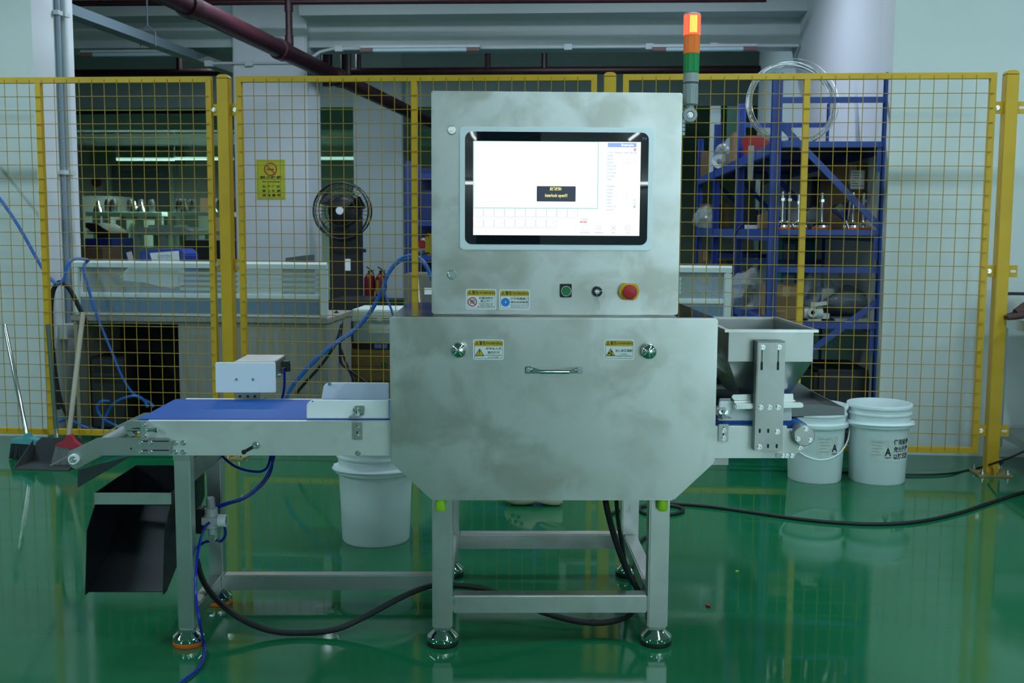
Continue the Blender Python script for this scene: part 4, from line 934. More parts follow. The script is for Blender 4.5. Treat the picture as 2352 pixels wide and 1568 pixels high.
# ================================================================== BUCKETS
def bucket(cx, cy, label, k=1.0, handle=0, paper=0):
    t = Thing('bucket', label, 'bucket', (cx, cy, 0), group='white plastic buckets')
    h = .365*k; R1, R0_ = .142*k, .125*k
    prof = [(R0_*.97, 0), (R0_, .006), (R1*.955, h*.70), (R1*.965, h*.72), (R1*1.06, h*.722), (R1*1.075, h*.735), (R1*1.065, h*.775), (R1*.97, h*.785), (R1*.975, h*.87), (R1*1.02, h*.875), (R1*1.02, h*.895), (R1*.98, h*.90), (R1*.985, h*.95), (R1*1.03, h*.955), (R1*1.04, h*.985), (R1*1.02, h), (R1*.985, h), (R1*.96, h*.95), (R0_*.95, .012), (0, .010)]
    BK = mat('bucket_white', (.76, .85, .87), .35, var=.03, vscale=6)
    b = t.part('pail', Mb().lathe(prof, (cx, cy, 0), 'z', 48), BK)
    for s in (-1, 1): t.part('handle_lug', Mb().cyl((cx+s*R1*1.02, cy, h*.745), (cx+s*R1*1.11, cy, h*.745), .012, n=12), BK)
    if handle:
        P = [(cx+R1*1.10*math.cos(a), cy-R1*1.02*abs(math.sin(a))*.9, h*.745-.155*k*abs(math.sin(a))) for a in [math.pi*i/14 for i in range(15)]]
        t.part('bail_handle', Mb().tube(P, .0035, 8), BK)
    else:
        P = [(cx+R1*1.10*math.cos(a), cy-R1*1.10*math.sin(a), h*.745+.01*math.sin(a)) for a in [math.pi*i/20 for i in range(21)]]
        t.part('bail_handle', Mb().tube(P, .0045, 8), BK)
    def wrap(mb, ph, z0):     # flat artwork (x along arc, z up) laid round the pail
        out = Mb(); vs = []
        for x, y, z in mb.v:
            zz = z0+z; r = R0_+(R1*.955-R0_)*(zz/(h*.70))+.0008-y
            a = ph+x/r; vs.append((cx+r*math.sin(a), cy-r*math.cos(a), zz))
        return out.add(vs, mb.f)
    def grid(x0, x1, z0, z1, y=0):
        g = Mb(); n = 8
        for i in range(n):
            a, c = x0+(x1-x0)*i/n, x0+(x1-x0)*(i+1)/n
            g.add([(a, y, z0), (c, y, z0), (c, y, z1), (a, y, z1)], [(0, 1, 2, 3)])
        return g
    if paper:
        ph, z0, wd = paper[0], paper[1], paper[2]
        lb = t.part('paper_label', wrap(grid(0, wd, 0, .100), ph, z0), mat('aged_paper', (.58, .66, .62), .55, var=.10, vscale=40))
        t.part('lettering', wrap(text_mb('A', wd*.66, wd*.97, .026, .064, -.0006, .03), ph, z0), INK, lb)
        t.part('lettering', wrap(text_mb('使用前搅拌', wd*.66, wd*.97, .013, .021, -.0006, .02), ph, z0), INK, lb)
        for q in range(5):
            w2 = wd*(.50 if q else .75); zz = .088-q*.015
            t.part('print_line', wrap(grid(wd*.08, wd*.08+w2*(.7+.3*((q*7) % 3)/2), zz, zz+.003, -.0005), ph, z0), mat('faint_print', (.38, .44, .42), .6), lb)
        if len(paper) > 3:
            lb2 = t.part('paper_label', wrap(grid(wd+.004, wd+.004+.108, 0, .108), ph, z0), STWHITE)
            for q, s in enumerate(('使用前请', '充分搅拌', '以防沉淀')):
                t.part('lettering', wrap(text_mb(s, wd+.008, wd+.106, .075-q*.034, .105-q*.034, -.0006, .03), ph, z0), INK, lb2)
    return t
b2 = UZ(2013, 1101); b1 = UZ(1870, 1098); b3 = UZ(864, 1236)
bucket(b2.x, b2.y, 'white bucket with black Chinese lettering beside the fence', 1.03, 0, (-.50, .118, .10, 1))
bucket(b1.x, b1.y, 'white bucket with a hanging bail partly behind the drive cap', 1.0, 1, (-.12, .128, .105))
bucket(b3.x, b3.y, 'plain white bucket standing behind the outfeed conveyor', 1.03, 0)
# ================================================================== CABLES ON THE FLOOR
def fl_(px, py, z=.007): return UZ(px, py, z)
hose('floor_cable', [fl_(2900, 1075), fl_(2700, 1085), fl_(2520, 1105), fl_(2420, 1120), fl_(2352, 1130), fl_(2280, 1152), fl_(2200, 1178), fl_(2110, 1197), fl_(2020, 1203), fl_(1930, 1200), fl_(1840, 1192), fl_(1740, 1178), fl_(1640, 1164), fl_(1560, 1157), fl_(1500, 1156), fl_(1470, 1166), fl_(1480, 1178), fl_(1520, 1182), fl_(1558, 1178), fl_(1569, 1170), fl_(1550, 1162), fl_(1500, 1160), fl_(1440, 1168), fl_(1400, 1180)], .0075, BLACKRUB, 'thick black cable curving across the green floor from the right', 'W', cat='cable')
hose('floor_cable', [fl_(1490, 1230), fl_(1478, 1236), fl_(1462, 1250), fl_(1440, 1270)], .0065, BLACKRUB, 'short black cable end lying between the right machine legs', 'W', cat='cable')
hose('floor_cable', [(2.55, 5.15, .70), (2.50, 5.17, .35), U(2420, 1005, 5.2), U(2352, 1036, 5.26), U(2300, 1058, 5.32), fl_(2240, 1076), fl_(2180, 1087), fl_(2120, 1090), fl_(2060, 1089), fl_(1980, 1086), fl_(1900, 1082)], .0055, BLACKRUB, 'thin black cable rising past the foot of the right fence post', 'W', cat='cable')
# small litter
solo('red_scrap', Mb().tube([fl_(1622, 1389, .004), fl_(1627, 1391, .004), fl_(1632, 1392, .004)], .004, 8), INKRED, 'tiny red scrap on the green floor', 'scrap')
solo('yellow_scrap', Mb().box(UZ(1690, 1313).x, UZ(1697, 1313).x, UZ(1690, 1313).y, UZ(1690, 1313).y+.01, 0, .003), LIME, 'tiny yellow scrap on the green floor', 'scrap')
# ================================================================== CLOG behind the machine
def clog():
    a = UZ(1158, 1163); b = UZ(1292, 1166); L_ = (b-a).length; d = (b-a).normalized(); nrm = Vector((-d.y, d.x, 0))
    t = Thing('clog', 'cream foam clog with side holes on the floor behind the machine', 'shoe', ((a.x+b.x)/2, (a.y+b.y)/2+.05, 0))
    CR = mat('cream_foam', (.52, .50, .36), .6)
    # rings along the length: (t, half width, z bottom, z top)
    prof = [(0, .020, .022, .050), (.06, .036, .010, .072), (.18, .047, .001, .088), (.34, .050, .001, .102), (.46, .044, .006, .108), (.55, .037, .013, .075), (.68, .037, .006, .066), (.82, .038, .001, .070), (.94, .031, .002, .076), (1.0, .018, .012, .072)]
    vs = []; fs = []; n = 14
    for q, hw, z0, z1 in prof:
        c = a+d*L_*q+nrm*.045
        for j in range(n):
            an = 2*math.pi*j/n; y = math.cos(an); z = math.sin(an)
            zz = (z0+z1)/2+(z1-z0)/2*(abs(z)**.6)*(1 if z > 0 else -1)
            p = c+nrm*hw*(abs(y)**.7)*(1 if y > 0 else -1); vs.append((p.x, p.y, max(zz, 0.0005)))
    for i in range(len(prof)-1):
        for j in range(n): fs.append((i*n+j, i*n+(j+1) % n, (i+1)*n+(j+1) % n, (i+1)*n+j))
    fs += [tuple(range(n)), tuple((len(prof)-1)*n+j for j in range(n))]
    t.part('upper', Mb().add(vs, fs), CR, ang=60)
    for q, z in ((.10, .062), (.20, .066), (.30, .074), (.25, .045), (.15, .040)):
        c = a+d*L_*q+nrm*(.045-.049+(.012 if q < .12 else 0)); t.part('vent_hole', Mb().bar((c.x-d.x*.008, c.y-d.y*.008, z), (c.x+d.x*.008, c.y+d.y*.008, z), .006, .012), mat('hole_brown', (.10, .05, .03), .7))
    s = a+d*L_*.62+nrm*.045
    t.part('heel_strap', Mb().tube([s-nrm*.040+Vector((0, 0, .075)), s+d*.07-nrm*.036+Vector((0, 0, .098)), s+d*.10+Vector((0, 0, .10)), s+d*.07+nrm*.036+Vector((0, 0, .098)), s+nrm*.040+Vector((0, 0, .075))], .007, 8, 4), CR)
clog()
# ================================================================== BROOMS AND DUSTPAN
def leanbar(name, label, p0, p1, r, mt, cat, parts):
    t = Thing(name, label, cat, (p0[0], p0[1], 0)); t.part('handle', Mb().cyl(p0, p1, r, n=14), mt); parts(t); return t
VB = 5.30
q0, q1 = U(62, 1000, VB), U(10, 745, VF-.045)
def teal_head(t):
    TL = mat('teal_plastic', (.10, .36, .38), .4)
    t.part('broom_head', Mb().prism([(U(x, y, VB).x, U(x, y, VB).z) for x, y in ((28, 1017), (31, 1006), (58, 1004), (60, 994), (68, 994), (70, 1003), (108, 1012), (113, 1023))], VB-.025, VB+.025), TL, bevel=.004)
    g = Mb(); x0, x1 = U(30, 1018, VB).x, U(112, 1022, VB).x; zt_ = U(60, 1019, VB).z
    for i in range(22):
        for j in range(3):
            x = x0+(x1-x0)*(i+.5)/22; y = VB-.017+.017*j
            g.bar((x, y, zt_+.004), (x-.012+random.uniform(-.004, .004), y+random.uniform(-.006, .006), .003), .0075, .010)
    t.part('bristles', g, mat('dark_bristle', (.02, .03, .035), .8), kind='stuff')
leanbar('broom', 'broom with chrome handle, teal head and dark bristles', q0, q1, .011, CHROME, 'broom', teal_head)
q0, q1 = U(158, 1000, VB-.13), U(191, 718, VF-.05)
def red_head(t):
    v = VB-.13
    t.part('broom_head', Mb().prism([(U(x, y, v).x, U(x, y, v).z) for x, y in ((130, 1022), (133, 1016), (146, 1011), (153, 1005), (156, 997), (166, 997), (169, 1006), (176, 1014), (187, 1022), (189, 1027), (170, 1031))], v-.02, v+.02), mat('red_plastic', (.42, .035, .06), .4), bevel=.004)
    g = Mb(); x0, x1 = U(131, 1022, v).x, U(187, 1030, v).x; z0 = U(160, 1026, v).z
    for i in range(18):
        for j in range(3):
            x = x0+(x1-x0)*(i+.5)/18; g.bar((x, v-.012+.012*j, z0+.006), (x-.02+random.uniform(-.004, .004), v-.02+.02*j, .008), .0075, .009)
    t.part('bristles', g, mat('grey_bristle', (.17, .17, .165), .8), kind='stuff')
leanbar('broom', 'broom with pale wooden handle and red head by the conveyor tip', q0, q1, .0125, mat('pale_wood', (.42, .36, .28), .5, var=.12, vscale=10, stretch=(1, 1, .1)), 'broom', red_head)
def dustpan():
    v = VB-.10
    c = UZ(120, 1076); t = Thing('dustpan', 'dark grey long-handled dustpan beside the brooms', 'dustpan', (c.x, c.y, 0))
    M_ = mat('pan_grey', (.055, .06, .065), .5)
    xs = [U(66, 1080, v).x, U(190, 1078, v).x]; y0 = v-.15; y1 = v+.05
    t.part('pan_floor', Mb().box(xs[0], xs[1], y0, y1, .001, .006), M_)
    t.part('pan_back', Mb().prism([(xs[0], .004), (xs[1], .004), (xs[1]-.03, .125), (xs[0]+.05, .125), (xs[0]+.02, .10)], y1-.006, y1), M_, bevel=.001)
    for x, s in ((xs[0], 1), (xs[1]-.004, 1)):
        t.part('pan_side', Mb().prism([(y0, .004), (y1, .004), (y1, .11), (y0+.05, .03)], x, x+.004, 'x'), M_)
    p0 = U(131, 1018, v+.06); p1 = U(110, 745, VF-.05)
    k = p0+(p1-p0)*.12
    t.part('handle', Mb().cyl(p0, p1, .0105, n=14), mat('green_handle', (.05, .10, .085), .35))
    t.part('handle_ferrule', Mb().cyl(p0, k, .0115, n=14), CHROME)
dustpan()
# ================================================================== PIPES, CONDUITS, TRAY
REDP = mat('fire_pipe_red', (.036, .008, .013), .45, var=.3, vscale=7)
def pipe(name, label, pts, r, joints=(), mt=None, sub_=0, cat='pipe', group=None):
    c = Vector(pts[0]); t = Thing(name, label, cat, c, group=group)
    t.part('run', Mb().tube(pts, r, 16, sub_), mt or REDP)
    for a, b in joints: t.part('coupling', Mb().cyl(a, b, r*1.22, n=18), mt or REDP)
    return t
P0, P1 = U(425, 8, 6.35), U(905, 240, 10.4)
dv = (P1-P0)
A0 = P0-dv*.35; A1 = P0+dv*1.75
def at(k): return P0+dv*k
kk = [(at(q), at(q+.022)) for q in (.0, .33, .62)]
pipe('fire_main_pipe', 'thick dark red fire main running back under the ceiling', [A0, A1], .062, kk)
rz = at(.38)
topz = U(677, 4, rz.y).z
pipe('riser_pipe', 'dark red vertical pipe rising from the fire main', [rz, (rz.x, rz.y, topz)], .025, [((rz.x, rz.y, topz-.07), (rz.x, rz.y, topz+.01)), ((rz.x, rz.y, rz.z+.06), (rz.x, rz.y, rz.z+.13))])
pipe('sprinkler_pipe', 'dark red horizontal pipe along the top edge above the beam', [U(150, 8, rz.y), (rz.x, rz.y, topz), U(1000, 2, rz.y), U(1760, -2, rz.y)], .022)
v2 = 10.6
def hpipe(y, v, x0, x1, r, drops, label, ceil=None):
    a, b = U(x0, y, v), U(x1, y, v); b.z = a.z
    t = pipe('branch_pipe', label, [a, b], r)
    for dxp in drops:
        p = U(dxp, y, v); t.part('dropper', Mb().cyl((p.x, v, a.z), (p.x, v, CEILZ), r*.8, n=10), REDP)
hpipe(168, v2, 150, 1745, .035, (412, 823, 1120, 1250), 'dark red branch pipe just above the top of the fence')
hpipe(257, 14.2, 150, 560, .035, (252,), 'dark red branch pipe far behind the left fence panel')
hpipe(302, 17.5, 150, 540, .035, (300,), 'dark branch pipe farthest back near the roller door')
for xx in (752, 795):
    p = U(xx, 190, 9.6); pipe('drop_pipe', 'dark red vertical pipe left of the second column, %s' % ('nearer the front column' if xx == 752 else 'beside the white rod'), [(p.x, 9.6, p.z-.03), (p.x, 9.6, CEILZ)], .045)
# cable tray
ta, tb_ = U(150, 30, 6.25), U(533, 171, 9.4)
ta = Vector((U(185, 45, 6.6).x, 6.0, 0)); zt1 = avg(U(185, 42, 6.6).z, U(530, 168, 9.3).z)
tx = avg(U(185, 45, 6.6).x, U(530, 170, 9.3).x)
t = Thing('cable_tray', 'grey metal cable tray hanging under the ceiling on the left', 'cable tray', (tx, 8, zt1))
TG = mat('tray_grey', (.16, .22, .25), .45)
pa, pb = U(185, 46, 6.6), U(530, 170, 9.4); dd = pb-pa; pa = pa-dd*.12; pb = pb+dd*.5
t.part('tray_channel', Mb().bar(pa, pb, .10, .004).bar(pa+Vector((-.048, 0, .03)), pb+Vector((-.048, 0, .03)), .004, .06).bar(pa+Vector((.048, 0, .03)), pb+Vector((.048, 0, .03)), .004, .06), TG)
kq = .43; ph_ = pa+(pb-pa)*.30; tx, zt1 = ph_.x, ph_.z
hy = ph_.y
t.part('hanger_rod', Mb().cyl((tx, hy, zt1+.13), (tx, hy, CEILZ), .006, n=8), TG)
t.part('hanger_stirrup', Mb().tube([(tx-.055, hy, zt1-.012), (tx-.055, hy, zt1+.08), (tx, hy, zt1+.13), (tx+.055, hy, zt1+.08), (tx+.055, hy, zt1-.012)], .006, 8), TG)
# conduits and unlit tube lamps under the front beam
CON = mat('conduit_white', (.55, .62, .63), .45)
def conduit(label, pts, r=.012, clips=(), sub_=0):
    t = Thing('conduit', label, 'conduit', pts[0]); t.part('run', Mb().tube(pts, r, 10, sub_), CON)
    for c in clips: t.part('clip', Mb().box(c[0]-.03, c[0]+.03, c[1]-.02, c[1]+.02, c[2]-.022, c[2]+.022), CON)
VB1 = VC+.02
zc_ = U(1200, 109, VB1).z
conduit('white cable conduit along the underside of the right beam', [U(716, 132, VC-.02), U(735, 119, VB1), U(765, 112, VB1), (U(800, 110, VB1).x, VB1, zc_), (XWR-.02, VB1, zc_)], clips=[(U(x, 110, VB1).x, VB1, zc_) for x in (779, 958, 1087, 1305, 1492, 1640)])
conduit('white cable conduit along the underside of the left beam', [(U(180, 119, VB1).x, VB1, zc_-.02), (U(445, 117, VB1).x, VB1, zc_-.02)], clips=[(U(302, 118, VB1).x, VB1, zc_-.02), (U(332, 118, VB1).x, VB1, zc_-.02)])
conduit('white cable conduit across the column with the notice', [U(470, 146, VC-.012), U(535, 145, VC-.012), U(700, 144, VC-.012)], .011, clips=[tuple(U(573, 145, VC-.014)), tuple(U(480, 146, VC-.014))])
def tube_lamp(x0, x1, py, label):
    a, b = U(x0, py, VB1-.05), U(x1, py, VB1-.05); b.z = a.z
    t = Thing('tube_lamp', label, 'lamp', ((a.x+b.x)/2, a.y, a.z), group='unlit tube lamps under the front beam')
    t.part('tube', Mb().cyl(a, b, .016, n=12), mat('unlit_tube', (.50, .66, .72), .3))
    for p, s in ((a, 1), (b, -1)):
        t.part('end_cap', Mb().cyl(p, (p.x+s*.10, p.y, p.z), .019, n=12), mat('brown_cap', (.22, .13, .12), .5))
    t.part('batten', Mb().box(a.x, b.x, a.y-.012, a.y+.03, a.z+.016, a.z+.035), CON)
tube_lamp(186, 442, 126, 'unlit tube lamp under the beam at the far left')
tube_lamp(828, 1102, 115.5, 'unlit tube lamp under the beam above the cabinet')
tube_lamp(1499, 1738, 113.5, 'unlit tube lamp under the beam beside the signal tower')
# lit tubes far back
def far_tube(x0, x1, py, v, label):
    a, b = U(x0, py, v), U(x1, py, v); b.z = a.z
    t = Thing('far_tube_lamp', label, 'lamp', ((a.x+b.x)/2, v, a.z), group='lit tube lamps far back')
    t.part('tube', Mb().cyl(a, b, .024, n=10), mat('lit_far_tube', (1, 1, 1), .4, emit=.24, ecol=(.55, 1, .80)))
    L = bpy.data.lights.new('lamp_light', 'AREA'); L.shape = 'RECTANGLE'; L.size = b.x-a.x; L.size_y = .06; L.energy = 15; L.color = (.68, 1, .85)
    o = bpy.data.objects.new('lamp_light', L); COL.objects.link(o); o.parent = t.e; o.location = (0, 0, -.03)
    for p in (a, b): t.part('suspension', Mb().cyl(p, (p.x, p.y, CEILZ), .005, n=6), CON)
far_tube(268, 400, 365.5, 16.6, 'long lit tube lamp in front of the roller door')
far_tube(402, 536, 364, 16.6, 'dimmer lit tube lamp right of the roller door')
far_tube(733, 812, 363.5, 16.6, 'lit tube lamp seen between the two columns')
# left jamb conduits and boxes
def jx_(px, py): return UX(px, py, XWL+.012)
for px, r, lab in ((134, .014, 'grey conduit running up the left wall end'), (146, .020, 'white trunking pipe beside the grey conduit on the left wall end')):
    yv = jx_(px, 100).y
    t = Thing('conduit', lab, 'conduit', (XWL+r, yv, .7)); t.part('run', Mb().cyl((XWL+r, yv, .62), (XWL+r, yv, CEILZ), r, n=12), CON if px > 140 else mat('conduit_grey', (.25, .32, .38), .5))
    for z in (1.5, 2.4): t.part('clip', Mb().box(XWL, XWL+2*r+.004, yv-.03, yv+.03, z-.012, z+.012), CON)
yv = jx_(150, 760).y
solo('junction_box', Mb().box(XWL, XWL+.05, yv-.06, yv+.06, U(150, 778, yv).z, U(150, 743, yv).z), CON, 'white junction box low on the left wall end', 'junction box', bevel=.004)
# ================================================================== NO SMOKING NOTICE
def notice():
    v = VC-.004
    a, b = U(588, 366, v), U(656, 458, v); x0, x1, z1, z0 = a.x, b.x, a.z, b.z; w, h = x1-x0, z1-z0
    SY = mat('notice_yellow', (.50, .55, .04), .18, var=.08, vscale=6)
    t = Thing('no_smoking_notice', 'glossy yellow no smoking notice on the white column', 'sign', ((x0+x1)/2, v, z0))
    t.part('sheet', Mb().box(x0, x1, v, v+.004, z0, z1), SY)
    bd = Mb()
    for q in ((.06, .94, .03, .045), (.06, .94, .955, .97), (.06, .075, .03, .97), (.925, .94, .03, .97)): bd.box(x0+w*q[0], x0+w*q[1], v-.001, v, z0+h*q[2], z0+h*q[3])
    t.part('border_line', bd, mat('border_brown', (.40, .28, .03), .4))
    cx, cz = x0+w*.5, z1-h*.245
    g = ring(Mb(), cx, cz, w*.185, w*.225, v-.0022, v-.0012, 36); g.bar((cx-w*.14, v-.0018, cz+w*.14), (cx+w*.14, v-.0018, cz-w*.14), w*.035, .001, (0, 1, 0))
    t.part('prohibition_ring', g, INKRED)
    t.part('cigarette', Mb().box(cx-w*.14, cx+w*.12, v-.0012, v-.0004, cz-w*.025, cz+w*.01), INK)
    t.part('lettering', text_mb('禁止吸烟', x0+w*.13, x0+w*.87, z1-h*.50, z1-h*.41, v-.0015, .03), INK)
    t.part('lettering', text_mb('No smoking', x0+w*.21, x0+w*.80, z1-h*.585, z1-h*.53, v-.0015, .02), INK)
    for i, s in enumerate(('生 产 厂 区', '禁 止 吸 烟', '违 者 重 罚')): t.part('lettering', text_mb(s, x0+w*.20, x0+w*.82, z1-h*(.71+.108*i), z1-h*(.645+.108*i), v-.0015, .02), INK)
notice()
# ================================================================== OFFICE DESK (left) WITH GLASS PARTITION
WHF = mat('white_frame', (.62, .70, .70), .4); FAB = mat('blue_fabric', (.15, .235, .33), .85, var=.06, vscale=60)
WOODG = mat('grey_wood', (.27, .28, .255), .55, var=.14, vscale=14, stretch=(6, 6, .35))
GLS = mat('partition_glass', (.62, .76, .76), .08, alpha=.26, spec=.6); FROST = mat('frosted_stripe', (.55, .66, .66), .5, alpha=.62)
BLK = mat('matt_black', (.012, .013, .014), .7)
VD = 6.02
def dxx(px, py=650): return U(px, py, VD).x
def dzz(py, px=400): return U(px, py, VD).z
def partition(x0, x1, label, stripes):
    v0, v1 = VD, VD+.045
    zT, zg1, zg0, zB = dzz(600), dzz(615), dzz(674), dzz(725)
    zf = dzz(685)
    t = Thing('desk_partition', label, 'partition', ((x0+x1)/2, VD, zB), group='glazed desk partitions')
    sw = .042
    t.part('top_rail', Mb().prism([(v0, zg1), (v0, zT-.012), (v0+.012, zT), (v1-.012, zT), (v1, zT-.012), (v1, zg1)], x0, x1, 'x'), WHF)
    t.part('middle_rail', Mb().box(x0+sw, x1-sw, v0, v1, zf, zg0), WHF, bevel=.005)
    t.part('bottom_rail', Mb().box(x0+sw, x1-sw, v0, v1, zB, zB+.014), WHF, bevel=.003)
    for a in (x0, x1-sw): t.part('stile', Mb().box(a, a+sw, v0-.002, v1+.002, zB, zg1), WHF, bevel=.006)
    g = t.part('glass_pane', Mb().box(x0+sw, x1-sw, v0+.018, v0+.024, zg0, zg1), GLS)
    for a, b, z in stripes:
        t.part('frosted_stripe', Mb().box(a, b, v0+.0165, v0+.0175, zg1-z-.017, zg1-z), FROST, g)
    t.part('fabric_panel', Mb().box(x0+sw, x1-sw, v0+.006, v1-.006, zB+.014, zf), FAB)
x0, x1 = dxx(166), dxx(750)
st = [(dxx(410), dxx(735), .022+.030*i) for i in range(4)]
partition(x0, x1, 'white framed glass and blue fabric partition on the left desk', st)
zd = dzz(727)
D = Thing('office_desk', 'grey wood desk with a dark kneehole under the glass partition', 'desk', ((x0+x1)/2, VD+.3, 0))
D.part('desk_top', Mb().box(x0-.01, x1+.01, VD-.02, VD+.62, zd-.028, zd), WOODG, bevel=.002)
D.part('front_panel', Mb().box(dxx(412, 850), x1, VD+.0, VD+.02, .02, zd-.028), WOODG)
D.part('side_panel', Mb().box(x1-.022, x1, VD+.02, VD+.6, .0, zd-.028), WOODG)
D.part('side_panel', Mb().box(dxx(412, 850), dxx(412, 850)+.02, VD+.02, VD+.6, 0, zd-.028), WOODG)
D.part('side_panel', Mb().box(x0, x0+.022, VD+.0, VD+.6, 0, zd-.028), WOODG)
D.part('modesty_panel', Mb().box(x0+.022, dxx(412, 850), VD+.56, VD+.58, 0, zd-.028), BLK)
D.part('pencil_rail', Mb().box(x0+.022, dxx(412, 850), VD+.005, VD+.02, zd-.045, zd-.028), WOODG)
# beneath the desk
def dbox(name, label, cat, px0, py0, px1, py1, v, dep, mt, bevel=.004, group=None, base=None):
    a, b = U(px0, py1, v), U(px1, py0, v)
    z0 = a.z if base is None else base
    return solo(name, Mb().box(a.x, b.x, v, v+dep, z0, b.z), mt, label, cat, bevel=bevel, group=group)
a = U(230, 830, 6.2)
cs = Thing('computer_case', 'black computer case in the dark kneehole of the left desk', 'computer', (a.x+.1, 6.3, 0))
cs.part('case', Mb().box(a.x-.02, a.x+.19, 6.12, 6.52, 0.01, .43), BLK, bevel=.004)
cs.part('front_panel', Mb().box(a.x-.015, a.x+.185, 6.112, 6.12, .02, .42), mat('charcoal_plastic', (.03, .034, .036), .35), bevel=.003)
for i in range(2): cs.part('drive_bay', Mb().box(a.x, a.x+.17, 6.109, 6.113, .34-.06*i, .38-.06*i), BLACKPL, bevel=.001)
# things on the desk
zdt = zd
a, b = U(318, 598, 6.2), U(409, 572, 6.2)
bx = Thing('blue_parcel', 'blue and white padded parcel lying on the left desk', 'parcel', ((a.x+b.x)/2, 6.3, zdt))
zp = U(360, 573, 6.2).z
bx.part('parcel_body', Mb().prism([(a.x-.01, zdt), (b.x+.035, zdt), (b.x+.04, zp-.03), (b.x+.01, zp+.005), (a.x+.06, zp), (a.x+.01, zp-.015)], 6.2, 6.42), mat('parcel_blue', (.02, .055, .30), .45), bevel=.006)
bx.part('white_sheet', Mb().hexa([(U(352, 600, 6.18).x, 6.185, zp-.10), (U(412, 600, 6.18).x, 6.185, zp-.12), (U(412, 600, 6.18).x, 6.198, zp-.12), (U(352, 600, 6.18).x, 6.198, zp-.10), (U(343, 581, 6.18).x, 6.185, U(343, 581, 6.18).z), (U(408, 576, 6.18).x, 6.185, U(408, 576, 6.18).z), (U(408, 576, 6.18).x, 6.198, U(408, 576, 6.18).z), (U(343, 581, 6.18).x, 6.198, U(343, 581, 6.18).z)]), STWHITE)
sgn = mat('print_blue', (.25, .35, .62), .5)
bx.part('print_mark', text_mb('LOYZO', U(363, 592, 6.183).x, U(394, 592, 6.183).x, U(363, 593, 6.183).z, U(394, 585, 6.183).z, 6.183, .01), sgn)
t = Thing('paper_sheaf', 'loose white papers leaning behind the partition glass', 'paper', (U(350, 640, 6.1).x, 6.12, zdt))
pts = [(278, 644), (330, 648), (370, 658), (397, 662), (408, 655), (410, 620), (380, 618), (300, 618), (289, 630)]
for k, (dy, dz_, dx_) in enumerate(((0, 0, 0), (.012, .01, .03), (.024, .016, -.02))):
    t.part('sheet', Mb().prism([(U(*q, 6.1).x+dx_, U(*q, 6.1).z+dz_) for q in pts], 6.10+dy, 6.102+dy), STWHITE)
solo('pink_board', Mb().prism([(U(*q, 6.16).x, U(*q, 6.16).z) for q in ((290, 580), (301, 577), (318, 640), (306, 642))], 6.16, 6.166), mat('pink_card', (.45, .40, .44), .6), 'pinkish card leaning against the parcel on the left desk', 'card')
solo('dark_folder', Mb().prism([(U(*q, 6.19).x, U(*q, 6.19).z) for q in ((285, 573), (300, 569), (322, 640), (306, 644))], 6.18, 6.19), BLACKPL, 'dark folder standing behind the pink card on the left desk', 'folder')
solo('desk_tray', Mb().prism([(U(*q, 6.35).x, U(*q, 6.35).z) for q in ((655, 593),)] + [(U(*q, 6.35).x, U(*q, 6.35).z) for q in ((656, 592), (703, 586), (703, 598))]+[(U(703, 598, 6.35).x, zdt), (U(655, 598, 6.35).x, zdt)], 6.35, 6.55), mat('tray_charcoal', (.10, .13, .13), .5), 'dark wedge-shaped tray on the right end of the left desk', 'tray', bevel=.003)
dbox('desk_screen', 'grey screen back standing on the right end of the left desk', 'monitor', 648, 617, 697, 672, 6.14, .03, mat('screen_back', (.24, .29, .29), .5), base=zdt)
# right desk partition
x0r, x1r = dxx(1290), dxx(1681)
partition(x0r, x1r, 'white framed glass partition to the right of the cabinet', [])
D2 = Thing('office_desk', 'grey wood desk behind the right side of the machine', 'desk', ((x0r+x1r)/2, VD+.3, 0))
D2.part('desk_top', Mb().box(x0r-.01, x1r+.01, VD-.02, VD+.62, zd-.028, zd), WOODG, bevel=.002)
D2.part('front_panel', Mb().box(x0r, x1r, VD, VD+.02, .02, zd-.028), WOODG)
for a in (x0r, x1r-.022): D2.part('side_panel', Mb().box(a, a+.022, VD+.02, VD+.6, 0, zd-.028), WOODG)
